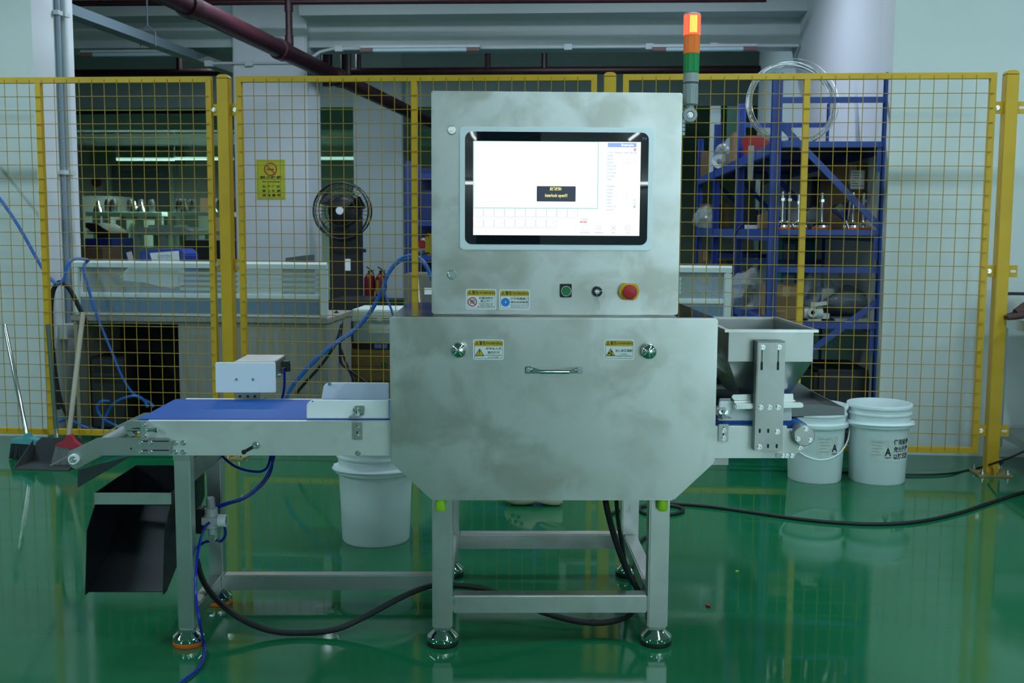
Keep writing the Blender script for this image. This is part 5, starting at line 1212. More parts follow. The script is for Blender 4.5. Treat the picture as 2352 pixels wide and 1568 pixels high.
# ================================================================== STANDING FAN
def fan():
    v = 8.2; c = U(785, 484, v); R_ = (U(848, 484, v).x-U(722, 484, v).x)/2
    t = Thing('standing_fan', 'black industrial standing fan beside the second column', 'fan', (c.x, v+.1, 0))
    g = Mb()
    for rr in (1.0,): g.tube([(c.x+R_*rr*math.cos(a), v-.03, c.z+R_*rr*math.sin(a)) for a in [2*math.pi*i/40 for i in range(40)]], .0075, 8, closed=True)
    for rr, yy in ((1.02, .05), (.98, .12), (.78, -.052), (.55, -.062)): g.tube([(c.x+R_*rr*math.cos(a), v+yy, c.z+R_*rr*math.sin(a)) for a in [2*math.pi*i/40 for i in range(40)]], .004, 6, closed=True)
    t.part('guard_rings', g, BLACKPL)
    g = Mb()
    for i in range(36):
        a = 2*math.pi*i/36; ca, sa = math.cos(a), math.sin(a)
        g.tube([(c.x+.05*ca, v-.065, c.z+.05*sa), (c.x+R_*.7*ca, v-.06, c.z+R_*.7*sa), (c.x+R_*ca, v-.03, c.z+R_*sa), (c.x+R_*1.02*ca, v+.05, c.z+R_*1.02*sa), (c.x+R_*.6*ca, v+.13, c.z+R_*.6*sa)], .0013, 4)
    t.part('guard_wires', g, BLACKPL, kind='stuff')
    for i in range(3):
        a0 = 2*math.pi*i/3+.4; P = []
        for rr, w in ((.05, .25), (.10, .5), (.17, .62), (R_*.86, .45)):
            P.append([(c.x+rr*math.cos(a0-w*.5), v+.03, c.z+rr*math.sin(a0-w*.5)), (c.x+rr*math.cos(a0+w*.5), v-.02, c.z+rr*math.sin(a0+w*.5))])
        mb = Mb()
        for q in range(3): mb.add([P[q][0], P[q][1], P[q+1][1], P[q+1][0]]+[(x, y+.003, z) for x, y, z in (P[q][0], P[q][1], P[q+1][1], P[q+1][0])], [(0,1,2,3),(4,7,6,5),(0,4,5,1),(1,5,6,2),(2,6,7,3),(3,7,4,0)])
        t.part('blade', mb, BLACKPL)
    mo = t.part('motor_housing', Mb().lathe([(.12, .20), (.125, .10), (.118, .05), (.07, .02), (0, .02)], (c.x, v, c.z), 'y', 28), BLACKPL)
    t.part('guard_badge', Mb().lathe([(.029, -.066), (.029, -.070), (0, -.071)], (c.x, v, c.z), 'y', 24), mat('badge_grey', (.62, .68, .76), .4))
    hw = .118
    zz = c.z
    t.part('column_body', Mb().box(c.x-hw, c.x+hw, v+.06, v+.22, .10, zz-.02), BLK, bevel=.02)
    t.part('lever', Mb().box(c.x+hw, c.x+hw+.04, v+.10, v+.13, U(820, 580, v).z, U(820, 572, v).z), BLACKPL, bevel=.002)
    t.part('care_tag', Mb().box(c.x+.005, c.x+.05, v+.055, v+.059, U(795, 622, v).z, U(795, 595, v).z), STWHITE)
    t.part('floor_base', Mb().lathe([(.24, 0), (.25, .02), (.24, .06), (.10, .11), (0, .11)], (c.x, v+.14, 0), 'z', 32), BLK)
fan()
# ================================================================== FIRE EXTINGUISHERS ON A LOW GREEN CABINET
ve = 12.0
zc2 = U(860, 690, ve).z
dbox('low_cabinet', 'low dark green cabinet under the fire extinguishers', 'cabinet', 826, 690, 935, 760, ve-.12, .4, mat('dark_green', (.008, .05, .03), .5), base=0)
for i, (px, ob) in enumerate(((848, 'left'), (874, 'right'))):
    c = U(px, 650, ve); h = U(px, 627, ve).z-zc2; r = .058
    t = Thing('fire_extinguisher', 'red fire extinguisher on the low cabinet, %s one of the two' % ob, 'extinguisher', (c.x, ve, zc2), group='red fire extinguishers')
    t.part('cylinder', Mb().lathe([(r*.95, zc2), (r, zc2+.01), (r, zc2+h*.82), (r*.7, zc2+h*.93), (r*.3, zc2+h)], (c.x, ve, 0), 'z', 20), mat('extinguisher_red', (.22, .014, .02), .35))
    t.part('valve', Mb().cyl((c.x, ve, zc2+h), (c.x, ve, zc2+h+.03), .014, n=10).bar((c.x-.03, ve, zc2+h+.07), (c.x+.035, ve, zc2+h+.025), .012).bar((c.x-.005, ve, zc2+h+.02), (c.x+.06, ve, zc2+h+.03), .010), BLACKPL)
    t.part('hose', Mb().tube([(c.x+.01, ve-.01, zc2+h+.02), (c.x+.05, ve-.02, zc2+h), (c.x+.066, ve-.01, zc2+h*.6), (c.x+.06, ve-.01, zc2+h*.35)], .008, 8, 5), BLACKPL)
    if i: t.part('label', Mb().box(c.x-.04, c.x-.005, ve-.0595, ve-.05, zc2+h*.25, zc2+h*.75), mat('label_amber', (.40, .22, .05), .5))
# ================================================================== PRINTER, DRAWER CABINET
vp = 6.72
def pz(py): return U(850, py, vp).z
cx0_, cx1_ = U(780, 850, vp).x, U(780, 850, vp).x+.60
W2 = mat('brown_wood', (.17, .105, .035), .5, var=.12, vscale=10, stretch=(.4, 3, 3))
t = Thing('drawer_cabinet', 'brown wooden drawer cabinet with a green dot behind the fence', 'cabinet', ((cx0_+cx1_)/2, vp+.2, 0))
t.part('carcass', Mb().box(cx0_, cx1_, vp, vp+.42, 0.0, pz(803)), W2)
for i in range(2):
    z1 = pz(806)-.005-.19*i
    dr = t.part('drawer_front', Mb().box(cx0_+.006, cx1_-.006, vp-.016, vp, z1-.18, z1), W2, bevel=.002)
    t.part('drawer_line', Mb().box(cx0_+.01, cx1_-.01, vp-.018, vp-.015, z1-.09, z1-.087), BLK, dr)
dc_ = U(884, 838, vp)
t.part('green_dot', Mb().lathe([(.020, vp-.019), (.020, vp-.016)], (dc_.x, 0, dc_.z), 'y', 20), mat('dot_green', (.01, .08, .03), .5), label='round green sticker')
t.part('side_post', Mb().box(cx0_-.045, cx0_-.002, vp, vp+.4, 0, pz(800)), BLK)
t = Thing('power_strip_box', 'black control box with blue sockets under the printer', 'box', (U(850, 795, vp).x, vp+.1, pz(803)))
t.part('box_body', Mb().box(U(806, 795, vp).x, cx1_-.02, vp+.02, vp+.3, pz(803), pz(787)), BLACKPL, bevel=.002)
for xx in (859, 868, 880): t.part('socket', Mb().box(U(xx, 795, vp).x, U(xx+8, 795, vp).x, vp+.012, vp+.02, pz(800), pz(790)), mat('socket_blue', (.12, .20, .50), .5))
t = Thing('label_printer', 'pale grey desktop printer on the black control box', 'printer', (U(855, 750, vp).x, vp+.2, pz(787)))
PG = mat('printer_grey', (.36, .43, .42), .45); PL = mat('printer_pale', (.56, .64, .60), .45)
px_0, px_1 = U(811, 760, vp).x, U(811, 760, vp).x+.44
t.part('printer_body', Mb().box(px_0, px_1, vp, vp+.38, pz(787), pz(741)), PG, bevel=.006)
lid = t.part('printer_lid', Mb().box(px_0-.012, px_1+.01, vp-.006, vp+.385, pz(740), pz(711)), PL, bevel=.008)
for xx in (847, 877):
    for yy in (730, 735): t.part('vent_slot', Mb().box(U(xx, yy, vp).x, U(xx+20, yy, vp).x, vp-.0075, vp-.005, pz(yy+1.4), pz(yy)), INK, lid)
t.part('rating_label', Mb().box(U(848, 755, vp).x, U(900, 755, vp).x, vp-.002, vp+.001, pz(764), pz(746)), STWHITE)
for i in range(4): t.part('print_line', Mb().box(U(851, 755, vp).x, U(890-6*i, 755, vp).x, vp-.003, vp-.001, pz(750+3.6*i), pz(749+3.6*i)), mat('faint_print', (.38, .44, .42), .6))
dbox('dark_machine', 'black cabinet-like machine standing behind the printer', 'machine', 752, 690, 850, 720, 7.6, .5, BLK, base=0)
hose('black_cable', [U(757, 890, 6.3), U(766, 820, 6.3), U(780, 775, 6.35), U(783, 735, 6.4), U(770, 715, 6.4)], .012, BLACKRUB, 'thick black cable hanging beside the printer', 'W', cat='cable')
hose('black_cable', [U(670, 915, 6.1), U(700, 880, 5.93), U(740, 835, 5.93), U(770, 790, 5.95), U(785, 745, 6.0)], .008, BLACKRUB, 'black cable slanting down left in front of the left desk panel', 'W', cat='cable')
hose('black_cable', [U(781, 785, 6.3), U(783, 830, 6.3), U(800, 848, 6.3), U(830, 870, 6.28), U(850, 885, 6.28)], .008, BLACKRUB, 'black cable curving over the brown drawers', 'W', cat='cable')
hose('black_cable', [U(782, 800, 6.32), U(800, 845, 6.32), U(815, 880, 6.3), U(825, 905, 6.3)], .007, BLACKRUB, 'black cable dropping straight down over the brown drawers', 'W', cat='cable')
# light blue hoses looping behind the fence
for k, lab in ((0, 'light blue air hose arching from the cabinet down to the left desk, outer one'), (1, 'light blue air hose arching from the cabinet down to the left desk, inner one')):
    d_ = 4*k
    hose('blue_air_hose', [U(992, 640+d_, 5.62), U(980, 610+d_, 5.62), U(962, 592+d_, 5.62), U(940, 587+d_*1.5, 5.62), U(912, 600+d_, 5.62), U(890, 630+d_, 5.62), U(875, 670+d_, 5.62), U(850, 715+d_, 5.62), U(815, 755+d_, 5.62), U(775, 783+d_, 5.62), U(735, 815+d_, 5.62), U(700, 850+d_, 5.62), U(668, 890+d_, 5.62), U(650, 930+d_, 5.62)], .0085, LBLUEHOSE, lab, 'W')
hose('blue_air_hose', [U(884, 645, 5.60), U(884, 672, 5.60), U(890, 690, 5.60), U(898, 708, 5.60), U(904, 730, 5.60)], .006, LBLUEHOSE, 'short light blue hose end beside the chamber top', 'W')
hose('blue_air_hose', [U(-260, 60, 5.84), U(-210, 150, 5.80), U(-120, 285, 5.68), U(-30, 420, 5.60), U(0, 457, 5.60), U(42, 518, 5.60), U(95, 612, 5.60), U(120, 644, 5.60), U(136, 651, 5.60), U(147, 640, 5.62), U(156, 608, 5.66), U(168, 596, 5.72), U(184, 594, 5.85), U(200, 596, 5.98)], .0085, LBLUEHOSE, 'light blue air hose crossing the white wall at the far left', 'W')
hose('blue_air_hose', [U(204, 597, 5.98), U(193, 612, 5.96), U(200, 650, 5.92), U(222, 722, 5.92), U(262, 820, 5.92), U(282, 868, 5.92), U(308, 905, 5.92), U(345, 925, 5.92), U(352, 935, 5.92)], .0085, LBLUEHOSE, 'light blue air hose hanging over the partition into the kneehole', 'W')
hose('blue_air_hose', [U(252, 921, 5.80), U(232, 922, 5.80), U(224, 938, 5.80), U(236, 960, 5.80), U(265, 976, 5.80), U(290, 982, 5.80)], .0085, LBLUEHOSE, 'light blue air hose curl nearest the pale broom handle', 'W')
hose('blue_air_hose', [U(234, 990, 5.82), U(240, 965, 5.82), U(258, 930, 5.82), U(285, 914, 5.82), U(312, 909, 5.82), U(330, 918, 5.82), U(340, 935, 5.82)], .0085, LBLUEHOSE, 'light blue air hose arch beside the belt end', 'W')
hose('blue_air_hose', [U(136, 968, 5.84), U(155, 961, 5.84), U(172, 968, 5.84), U(190, 978, 5.84), U(230, 988, 5.84)], .0085, LBLUEHOSE, 'light blue air hose low on the floor behind the red broom', 'W')
hose('black_hose', [U(135, 940, 5.62), U(125, 870, 5.62), U(119, 790, 5.62), U(117, 715, 5.62), U(121, 672, 5.62), U(132, 651, 5.62), U(145, 650, 5.62), U(160, 664, 5.62), U(180, 702, 5.64), U(200, 742, 5.66)], .013, BLACKRUB, 'thick black hose looped over the left fence frame', 'W')
hose('black_hose', [U(122, 800, 5.68), U(128, 860, 5.68), U(140, 920, 5.68), U(160, 965, 5.68)], .011, BLACKRUB, 'black hose hanging to the floor beside the left wall end', 'W')
# ================================================================== BLUE RACK (right)
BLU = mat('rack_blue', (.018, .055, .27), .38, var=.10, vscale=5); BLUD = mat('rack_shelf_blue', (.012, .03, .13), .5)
XA, XB = U(1777, 500, 5.98).x, U(2032, 500, 5.98).x
FV = [5.98, 7.42, 8.86, 10.3]
LV = [U(1900, 325, 5.98).z, U(1900, 527, 5.98).z, U(1900, 741, 5.98).z]
ZR = U(1777, 168, 5.98).z
K = Thing('storage_rack', 'tall blue steel storage rack running back along the side wall', 'rack', ((XA+XB)/2, 8, 0))
uw = .052
for v in FV:
    for x in (XA, XB): K.part('upright', Mb().box(x-uw/2, x+uw/2, v, v+.014, 0, ZR).box(x-uw/2, x-uw/2+.012, v-.018, v+.032, 0, ZR).box(x+uw/2-.012, x+uw/2, v-.018, v+.032, 0, ZR), BLU)
    for py in (229, 619): K.part('frame_tie', Mb().box(XA+uw/2, XB-uw/2, v-.01, v+.012, U(1900, py+7, 5.98).z, U(1900, py-6, 5.98).z), BLU)
    K.part('frame_brace', Mb().bar((XA+.02, v-.004, U(1795, 285, 5.98).z), (XB-.02, v-.004, U(2022, 523, 5.98).z), .012, .034), BLU)
    K.part('frame_brace', Mb().bar((XB-.02, v-.004, U(2030, 692, 5.98).z), (XA+.02, v-.004, U(1830, 870, 5.98).z), .012, .034), BLU)
for v0, v1 in zip(FV[:-1], FV[1:]):
    for z in LV:
        for x in (XA, XB): K.part('shelf_beam', Mb().box(x-.02, x+.02, v0+.032, v1-.018, z-.065, z-.002), BLU, bevel=.004)
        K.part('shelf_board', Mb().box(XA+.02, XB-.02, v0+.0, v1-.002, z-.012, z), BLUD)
        K.part('shelf_lip', Mb().box(XA+.026, XB-.026, v0-.014, v0, z-.032, z), BLU, bevel=.003)
for z in LV: K.part('shelf_hook', Mb().box(XB-.055, XB-.03, 5.975, 5.985, z-.16, z-.02), BLU)
def on(px0, px1, v, z, h, dep, name, label, cat, mt, bevel=.004, group=None):
    a, b = U(px0, 500, v).x, U(px1, 500, v).x
    return solo(name, Mb().box(a, b, v, v+dep, z, z+h), mt, label, cat, bevel=bevel, group=group)
CB = mat('cardboard', (.23, .15, .075), .75, var=.08, vscale=9); CBD = mat('cardboard_dark', (.14, .085, .045), .8, var=.1, vscale=9)
def carton(px0, px1, v, z, h, dep, label, mt=None, tape=True, paper=None):
    a, b = U(px0, 500, v).x, U(px1, 500, v).x
    t = Thing('cardboard_box', label, 'box', ((a+b)/2, v+dep/2, z), group='cardboard boxes')
    t.part('box_body', Mb().box(a, b, v, v+dep, z, z+h), mt or CB, bevel=.003)
    t.part('flap', Mb().box(a+.001, (a+b)/2-.001, v+.001, v+dep-.001, z+h, z+h+.003), mt or CB)
    t.part('flap', Mb().box((a+b)/2+.001, b-.001, v+.001, v+dep-.001, z+h, z+h+.003), mt or CB)
    if tape: t.part('tape', Mb().box((a+b)/2-.02, (a+b)/2+.02, v-.0008, v, z+h*.7, z+h), mat('tape', (.30, .22, .12), .3))
    if paper:
        x0, x1, z0, z1 = paper
        pp = t.part('paper_label', Mb().box(x0, x1, v-.0015, v, z0, z1), STWHITE)
        for i, w in enumerate((.6, .5, .8, .3, .45, .8)):
            zz = z1-(z1-z0)*(.12+.14*i); t.part('print_line', Mb().box(x0+(x1-x0)*.1, x0+(x1-x0)*(.1+w), v-.0022, v-.001, zz-.004, zz), mat('print_grey', (.14, .17, .19), .6), pp)
    return t
# level one (top)
z1 = LV[0]; z2 = LV[1]; z3 = LV[2]
def coil():
    v = 6.62; c = U(1818, 250, v); R_ = .258
    cz_ = z1+R_+.012
    t = Thing('wire_coil', 'large coil of silver steel wire standing on the top shelf', 'wire coil', (c.x, v, z1))
    WM = mat('silver_wire', (.62, .66, .66), .3, 1.0)
    for k in range(14):
        rr = R_*random.uniform(.90, 1.0); ox, oz = random.uniform(-.012, .012), random.uniform(-.010, .012); ph = random.uniform(0, 6.28)
        t.part('wire_turn', Mb().tube([(c.x+ox+rr*math.cos(a)*(1+.025*math.sin(2*a+ph)), v+.03*math.sin(a*3+ph)*.5+random.uniform(-.004, .004)+.1*(math.sin(a)), cz_+oz+rr*math.sin(a)*(1-.03*math.sin(2*a+ph))) for a in [2*math.pi*i/44 for i in range(44)]], .0022, 5, closed=True), WM)
coil()
# red bin
a, b = U(1722, 330, 7.0), U(1768, 330, 7.0)
t = Thing('red_bin', 'red open plastic bin on the top shelf', 'bin', ((a.x+b.x)/2, 7.05, z1))
RB = mat('bin_red', (.40, .02, .025), .4); hh = .115
for nm, q in (('bin_side', [(a.x, z1), (a.x+.03+.12, z1), (a.x+.17, z1+hh), (a.x-.02, z1+hh)]),):
    t.part('bin_wall', Mb().prism(q, 6.98, 6.984), RB); t.part('bin_wall', Mb().prism(q, 7.24, 7.244), RB)
t.part('bin_floor', Mb().box(a.x, a.x+.15, 6.984, 7.24, z1, z1+.004), RB)
for x, s in ((a.x, -1), (a.x+.15, 1)): t.part('bin_wall', Mb().hexa([(x, 6.984, z1), (x+.004, 6.984, z1), (x+.004, 7.24, z1), (x, 7.24, z1), (x+s*.02, 6.984, z1+hh), (x+.004+s*.02, 6.984, z1+hh), (x+.004+s*.02, 7.24, z1+hh), (x+s*.02, 7.24, z1+hh)]), RB)
BAGM = mat('clear_plastic_bag', (.50, .60, .60), .18, alpha=.34, spec=.7, bump=.6, bscale=22)
def bag(cx, cy, z, rx, ry, rz, label, seed, mt=None, name='plastic_bag', cat='bag', group='crumpled plastic bags'):
    rnd = random.Random(seed); bm = bmesh.new(); bmesh.ops.create_icosphere(bm, subdivisions=3, radius=1)
    k = [(Vector((rnd.uniform(-1, 1), rnd.uniform(-1, 1), rnd.uniform(-1, 1))), rnd.uniform(3, 9), rnd.uniform(0, 6)) for _ in range(6)]
    mb = Mb()
    for v in bm.verts:
        s = 1+sum(.07*math.sin(v.co.dot(d)*f+p) for d, f, p in k)
        top = max(0, v.co.z)
        w = 1-.35*top**2
        mb.v.append((cx+v.co.x*rx*s*w, cy+v.co.y*ry*s*w, max(z+.001, z+rz*(.92+v.co.z*s))))
    mb.f = [tuple(q.index for q in f.verts) for f in bm.faces]; bm.free()
    return solo(name, mb, mt or BAGM, label, cat, group=group, ang=25)
# boards and box on the top shelf, farther back
va = 7.55
on(1664, 1694, 8.4, z1, U(1675, 243, 8.4).z-z1, .03, 'green_board', 'dark green board in plastic wrap on the top shelf', 'board', mat('board_green', (.01, .075, .045), .25))
on(1626, 1650, 9.6, z1, U(1635, 243, 9.6).z-z1, .02, 'white_board', 'white wrapped board beside the green board on the top shelf', 'board', mat('wrap_white', (.50, .58, .60), .3, bump=.4, bscale=30))
carton(1680, 1708, 7.75, z1, .20, .22, 'brown carton with torn top on the top shelf behind the second upright')
bag(U(1670, 350, 8.3).x, 8.25, z1, .10, .14, .10, 'crumpled clear bag on the top shelf below the green board', 3)
t = Thing('white_tape_roll', 'white tape roll on the top shelf', 'tape roll', (U(1652, 352, 8.7).x, 8.7, z1))
t.part('roll', ring(Mb(), U(1652, 352, 8.7).x, z1+.056, .022, .055, 8.67, 8.73, 24), STWHITE)
t.part('core', ring(Mb(), U(1652, 352, 8.7).x, z1+.056, .019, .022, 8.668, 8.732, 24), CB)
on(1612, 1634, 10.0, z1, .22, .25, 'brown_crate', 'brown crate on the top shelf at the far end', 'crate', CBD)
# hanging plastic strip
a = U(1718, 345, 6.5)
solo('plastic_strip', Mb().hexa([(XA-.06, 6.60, U(1722, 415, 6.6).z), (XA-.03, 6.60, U(1722, 415, 6.6).z), (XA-.03, 6.605, U(1722, 415, 6.6).z), (XA-.06, 6.605, U(1722, 415, 6.6).z), (XA-.065, 6.58, U(1722, 335, 6.6).z), (XA-.03, 6.58, U(1722, 335, 6.6).z), (XA-.03, 6.585, U(1722, 335, 6.6).z), (XA-.065, 6.585, U(1722, 335, 6.6).z)]), mat('film_strip', (.55, .62, .62), .15, alpha=.8), 'strip of clear film hanging from the top shelf beam', 'film')
# level two: spare levelling feet with threaded rods
OR = ORANGE
def spare(px, v, hpx, label, two=False):
    c = U(px, 510, v); r = .052
    t = Thing('levelling_foot', label, 'machine foot', (c.x, v, z2), group='spare levelling feet with orange pads')
    t.part('orange_pad', Mb().lathe([(r, z2), (r*1.03, z2+.004), (r, z2+.012)], (c.x, v, 0), 'z', 28), OR)
    t.part('steel_disc', Mb().lathe([(r*.98, z2+.012), (r*.98, z2+.024), (r*.9, z2+.028), (r*.3, z2+.042), (.014, z2+.05)], (c.x, v, 0), 'z', 28), CHROME)
    zt_ = U(px, hpx, v).z
    t.part('threaded_rod', Mb().cyl((c.x, v, z2+.045), (c.x, v, zt_), .0085, n=12), BOLT)
    t.part('nut', Mb().prism([(c.x+.017*math.cos(i*math.pi/3), v+.017*math.sin(i*math.pi/3)) for i in range(6)], zt_-.05, zt_-.035, 'z'), BOLT)
spare(1796, 6.10, 440, 'spare foot with rod and high nut next to the front left upright')
spare(1812, 6.24, 441, 'spare foot with rod, second from the front left upright')
spare(1833, 6.16, 447, 'spare foot with rod half hidden by the yellow upright')
spare(1887, 6.20, 443, 'spare foot with a single tall rod in the middle of the shelf')
spare(1958, 6.10, 442, 'spare foot with rod left of the last one on the shelf')
spare(1982, 6.22, 444, 'spare foot with rod nearest the right upright')
# funnel
a = U(1929, 470, 6.06); b = U(1945, 515, 6.06)
d_ = (Vector(a)-Vector(b)).normalized()
t = Thing('steel_funnel', 'shiny fluted steel funnel leaning on the middle shelf', 'funnel', (b.x, 6.06, z2))
p0 = Vector((b.x+.01, 6.06, z2+.006)); p1 = p0+d_*.045; p2 = p0+d_*.14
g = Mb(); g.tube([p0, p1], .009, 12); t.part('spout', g, BOLT)
n = 20; P = []
ax_ = d_; ua = ax_.cross(Vector((0, 1, 0))).normalized(); ub = ax_.cross(ua)
vs = [p1+ua*.012*math.cos(2*math.pi*i/n)+ub*.012*math.sin(2*math.pi*i/n) for i in range(n)]+[p2+(ua*math.cos(2*math.pi*i/n)+ub*math.sin(2*math.pi*i/n))*(.066 if i % 2 else .061) for i in range(n)]
t.part('cone', Mb().add(vs, [(i, (i+1) % n, n+(i+1) % n, n+i) for i in range(n)]), CHROME, ang=10)
# boxes on level two
v = 6.32
x0, x1 = U(1962, 400, v).x, U(1986, 400, v).x
carton(1912, 1997, v, z2, U(1950, 378, v).z-z2, .38, 'big brown carton with a white label on the middle shelf', CBD, True, (U(1954, 400, v).x, U(1986, 400, v).x, U(1970, 434, v).z, U(1970, 391, v).z))
on(1860, 1909, 6.9, z2, U(1880, 443, 6.9).z-z2, .3, 'dark_crate', 'dark plastic crate on the middle shelf beside the big carton', 'crate', mat('crate_dark', (.02, .025, .03), .5))
on(1862, 1906, 6.92, U(1880, 443, 6.9).z+.001, U(1880, 405, 6.9).z-U(1880, 443, 6.9).z-.002, .26, 'dark_crate', 'second dark crate stacked on the first on the middle shelf', 'crate', mat('crate_dark', (.02, .025, .03), .5))
bag(U(1872, 480, 6.6).x, 6.62, z2, .09, .08, .065, 'clear bag of small parts in front of the dark crates', 8)
on(1745, 1766, 6.45, z2, .085, .10, 'small_carton', 'small tan carton on the middle shelf behind the left upright', 'carton', CB)
on(1702, 1742, 7.5, z2, .13, .2, 'black_box', 'black box with a white card on the middle shelf', 'box', BLACKPL)
on(1713, 1740, 7.3, z2, .026, .06, 'white_card', 'white card lying in front of the black box', 'card', STWHITE, .001)
on(1648, 1676, 8.92, z2, .20, .3, 'brown_carton', 'reddish brown carton on the middle shelf in the second bay', 'carton', CBD)
bag(U(1624, 480, 9.8).x, 9.8, z2, .12, .12, .10, 'clear bag on the middle shelf at the far end', 11)
hose('thin_cable', [U(1712, 521, 7.35), U(1700, 520, 7.3), U(1688, 540, 7.3), U(1680, 570, 7.3)], .006, BLACKRUB, 'thin black cable hanging off the middle shelf', 'W', cat='cable')
# level three
TE = mat('teal_plastic_box', (.016, .28, .36), .4); LG_ = mat('light_label', (.38, .44, .48), .5)
def tealbox(px0, px1, v, z, h, label, dep=.22, lab=True):
    a, b = U(px0, 500, v).x, U(px1, 500, v).x
    t = Thing('teal_box', label, 'box', ((a+b)/2, v+dep/2, z), group='teal boxes')
    t.part('box_body', Mb().box(a, b, v, v+dep, z, z+h), TE, bevel=.003)
    t.part('lid', Mb().box(a-.003, b+.003, v-.003, v+dep, z+h, z+h+.016), mat('teal_lid', (.008, .09, .12), .4), bevel=.002)
    if lab: t.part('front_label', Mb().box(a+.012, a+(b-a)*.85, v-.002, v, z+.02, z+h-.02), LG_)
vt = 7.75
hb = .20
tealbox(1882, 1916, vt, z3, hb, 'teal box at the bottom right of the stack on the lower shelf', lab=False)
tealbox(1882, 1917, vt, z3+hb+.018, hb, 'teal box with a pale label on top of the right stack')
tealbox(1840, 1878, vt, z3, hb, 'teal box at the bottom of the middle stack on the lower shelf')
tealbox(1840, 1879, vt, z3+hb+.018, hb, 'teal box without label on top of the middle stack', lab=False)
tealbox(1799, 1834, vt, z3, hb, 'teal box at the bottom of the left stack on the lower shelf')
tealbox(1799, 1834, vt, z3+hb+.018, hb, 'teal box with pale label on top of the left stack')
vt2 = 9.0
tealbox(1822, 1848, vt2, z3+.0, .42, 'tall teal box at the back of the lower shelf', lab=False)
tealbox(1856, 1885, vt2, z3+.0, .42, 'tall teal box with grey front at the back of the lower shelf')
carton(1778, 1845, 6.12, z3, U(1800, 658, 6.12).z-z3, .38, 'wide brown carton on the lower shelf behind the yellow upright', mat('carton_tan', (.25, .165, .07), .75, var=.06, vscale=9))
on(1782, 1815, 6.03, z3, .055, .07, 'tan_block', 'small tan carton in front of the wide brown carton', 'carton', CB)
on(1712, 1726, 7.08, z3, .07, .08, 'brown_block', 'small brown block on the lower shelf left of the upright', 'block', CBD)
bag(U(1718, 690, 6.9).x, 6.9, z3, .12, .16, .135, 'large clear plastic bag on the lower shelf left of the front upright', 21)
bag(U(1880, 680, 6.7).x, 6.75, z3, .12, .12, .125, 'crumpled clear bag beside the wide brown carton', 22)
bag(U(1945, 690, 6.3).x, 6.32, z3, .115, .14, .09, 'grey plastic bag of parts on the right of the lower shelf', 23, mat('grey_bag', (.16, .19, .20), .3, alpha=.85, bump=.6, bscale=20))
on(1897, 1922, 6.40, z3+.001, .16, .05, 'white_folder', 'white folder with a blue tab on the lower shelf', 'folder', STWHITE)
# white pump casting
c = U(1872, 715, 6.08)
t = Thing('pump_casting', 'white painted pump casting on the lower shelf', 'pump', (c.x, 6.08, z3))
PW = mat('casting_white', (.52, .55, .50), .5)
t.part('pump_body', Mb().lathe([(.028, -.05), (.03, -.03), (.022, .0), (.03, .03), (.028, .05)], (c.x-.01, 6.08, z3+.042), 'x', 16).box(c.x-.04, c.x+.03, 6.05, 6.11, z3, z3+.014), PW)
t.part('pump_flange', Mb().lathe([(.026, -.045), (.026, -.035), (.011, -.035), (.011, -.045)], (c.x-.02, 6.08, z3+.05), 'y', 16), PW)
t.part('pump_neck', Mb().cyl((c.x-.012, 6.08, z3+.06), (c.x-.012, 6.08, z3+.105), .013, n=12).bar((c.x-.012, 6.08, z3+.09), (c.x+.06, 6.08, z3+.10), .02).bar((c.x+.03, 6.08, z3+.03), (c.x+.075, 6.08, z3+.028), .03), PW)
solo('clear_tray', Mb().prism([(U(1915, 732, 6.1).x, z3+.001), (U(1985, 732, 6.1).x, z3+.001), (U(1990, 732, 6.1).x, z3+.018), (U(1912, 732, 6.1).x, z3+.018)], 6.05, 6.2), mat('clear_tray', (.5, .58, .56), .12, alpha=.5), 'flat clear plastic tray at the front of the lower shelf', 'tray')
# under the rack
dbox('black_tote', 'large black tote on the floor under the rack', 'tote', 1868, 850, 2003, 1010, 6.10, .5, mat('tote_black', (.010, .012, .013), .45), base=0, bevel=.02)
# cartons low in the farther bays
for i, (p0, p1, v, z, h, lab) in enumerate(((1642, 1690, 8.95, z3, .24, 'brown carton on the lower shelf in the second bay'), (1612, 1638, 10.0, z2, .22, 'brown carton on the middle shelf in the third bay'), (1664, 1700, 8.32, z1-.0, .09, 'flat brown carton on the top shelf in the second bay'), (1612, 1632, 10.0, z3, .30, 'brown carton on the lower shelf in the third bay'), (1700, 1745, 7.6, z3, .20, 'dark brown carton on the lower shelf beside the second upright'))):
    carton(p0, p1, v, z, h, .3, lab, CBD)
# second blue rack seen left of the cabinet
vb = 9.2
K2 = Thing('storage_rack', 'dark blue rack partly hidden behind the left edge of the cabinet', 'rack', (U(960, 500, vb).x, vb+.3, 0))
xa2, xb2 = U(938, 500, vb).x, U(938, 500, vb).x+1.1
for x in (xa2, xb2):
    for y in (vb, vb+.5): K2.part('upright', Mb().box(x-.025, x+.025, y, y+.05, 0, U(938, 370, vb).z), BLU)
for py in (398, 505, 585, 640):
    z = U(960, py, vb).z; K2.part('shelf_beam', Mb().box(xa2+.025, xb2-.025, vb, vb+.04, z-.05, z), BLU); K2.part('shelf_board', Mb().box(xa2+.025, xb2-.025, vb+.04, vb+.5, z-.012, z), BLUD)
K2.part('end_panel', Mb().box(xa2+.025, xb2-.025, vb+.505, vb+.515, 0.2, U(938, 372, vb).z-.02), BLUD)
on(968, 1000, vb+.1, U(960, 505, vb).z+.001, .25, .3, 'blue_bin', 'blue bin on the rack left of the cabinet', 'bin', mat('bin_blue', (.01, .03, .14), .5))
bag(U(972, 535, vb).x, vb+.16, U(960, 585, vb).z, .08, .09, .07, 'white crumpled bag on the rack left of the cabinet', 31, mat('white_film', (.55, .60, .58), .4, alpha=.9))
vg = 7.45
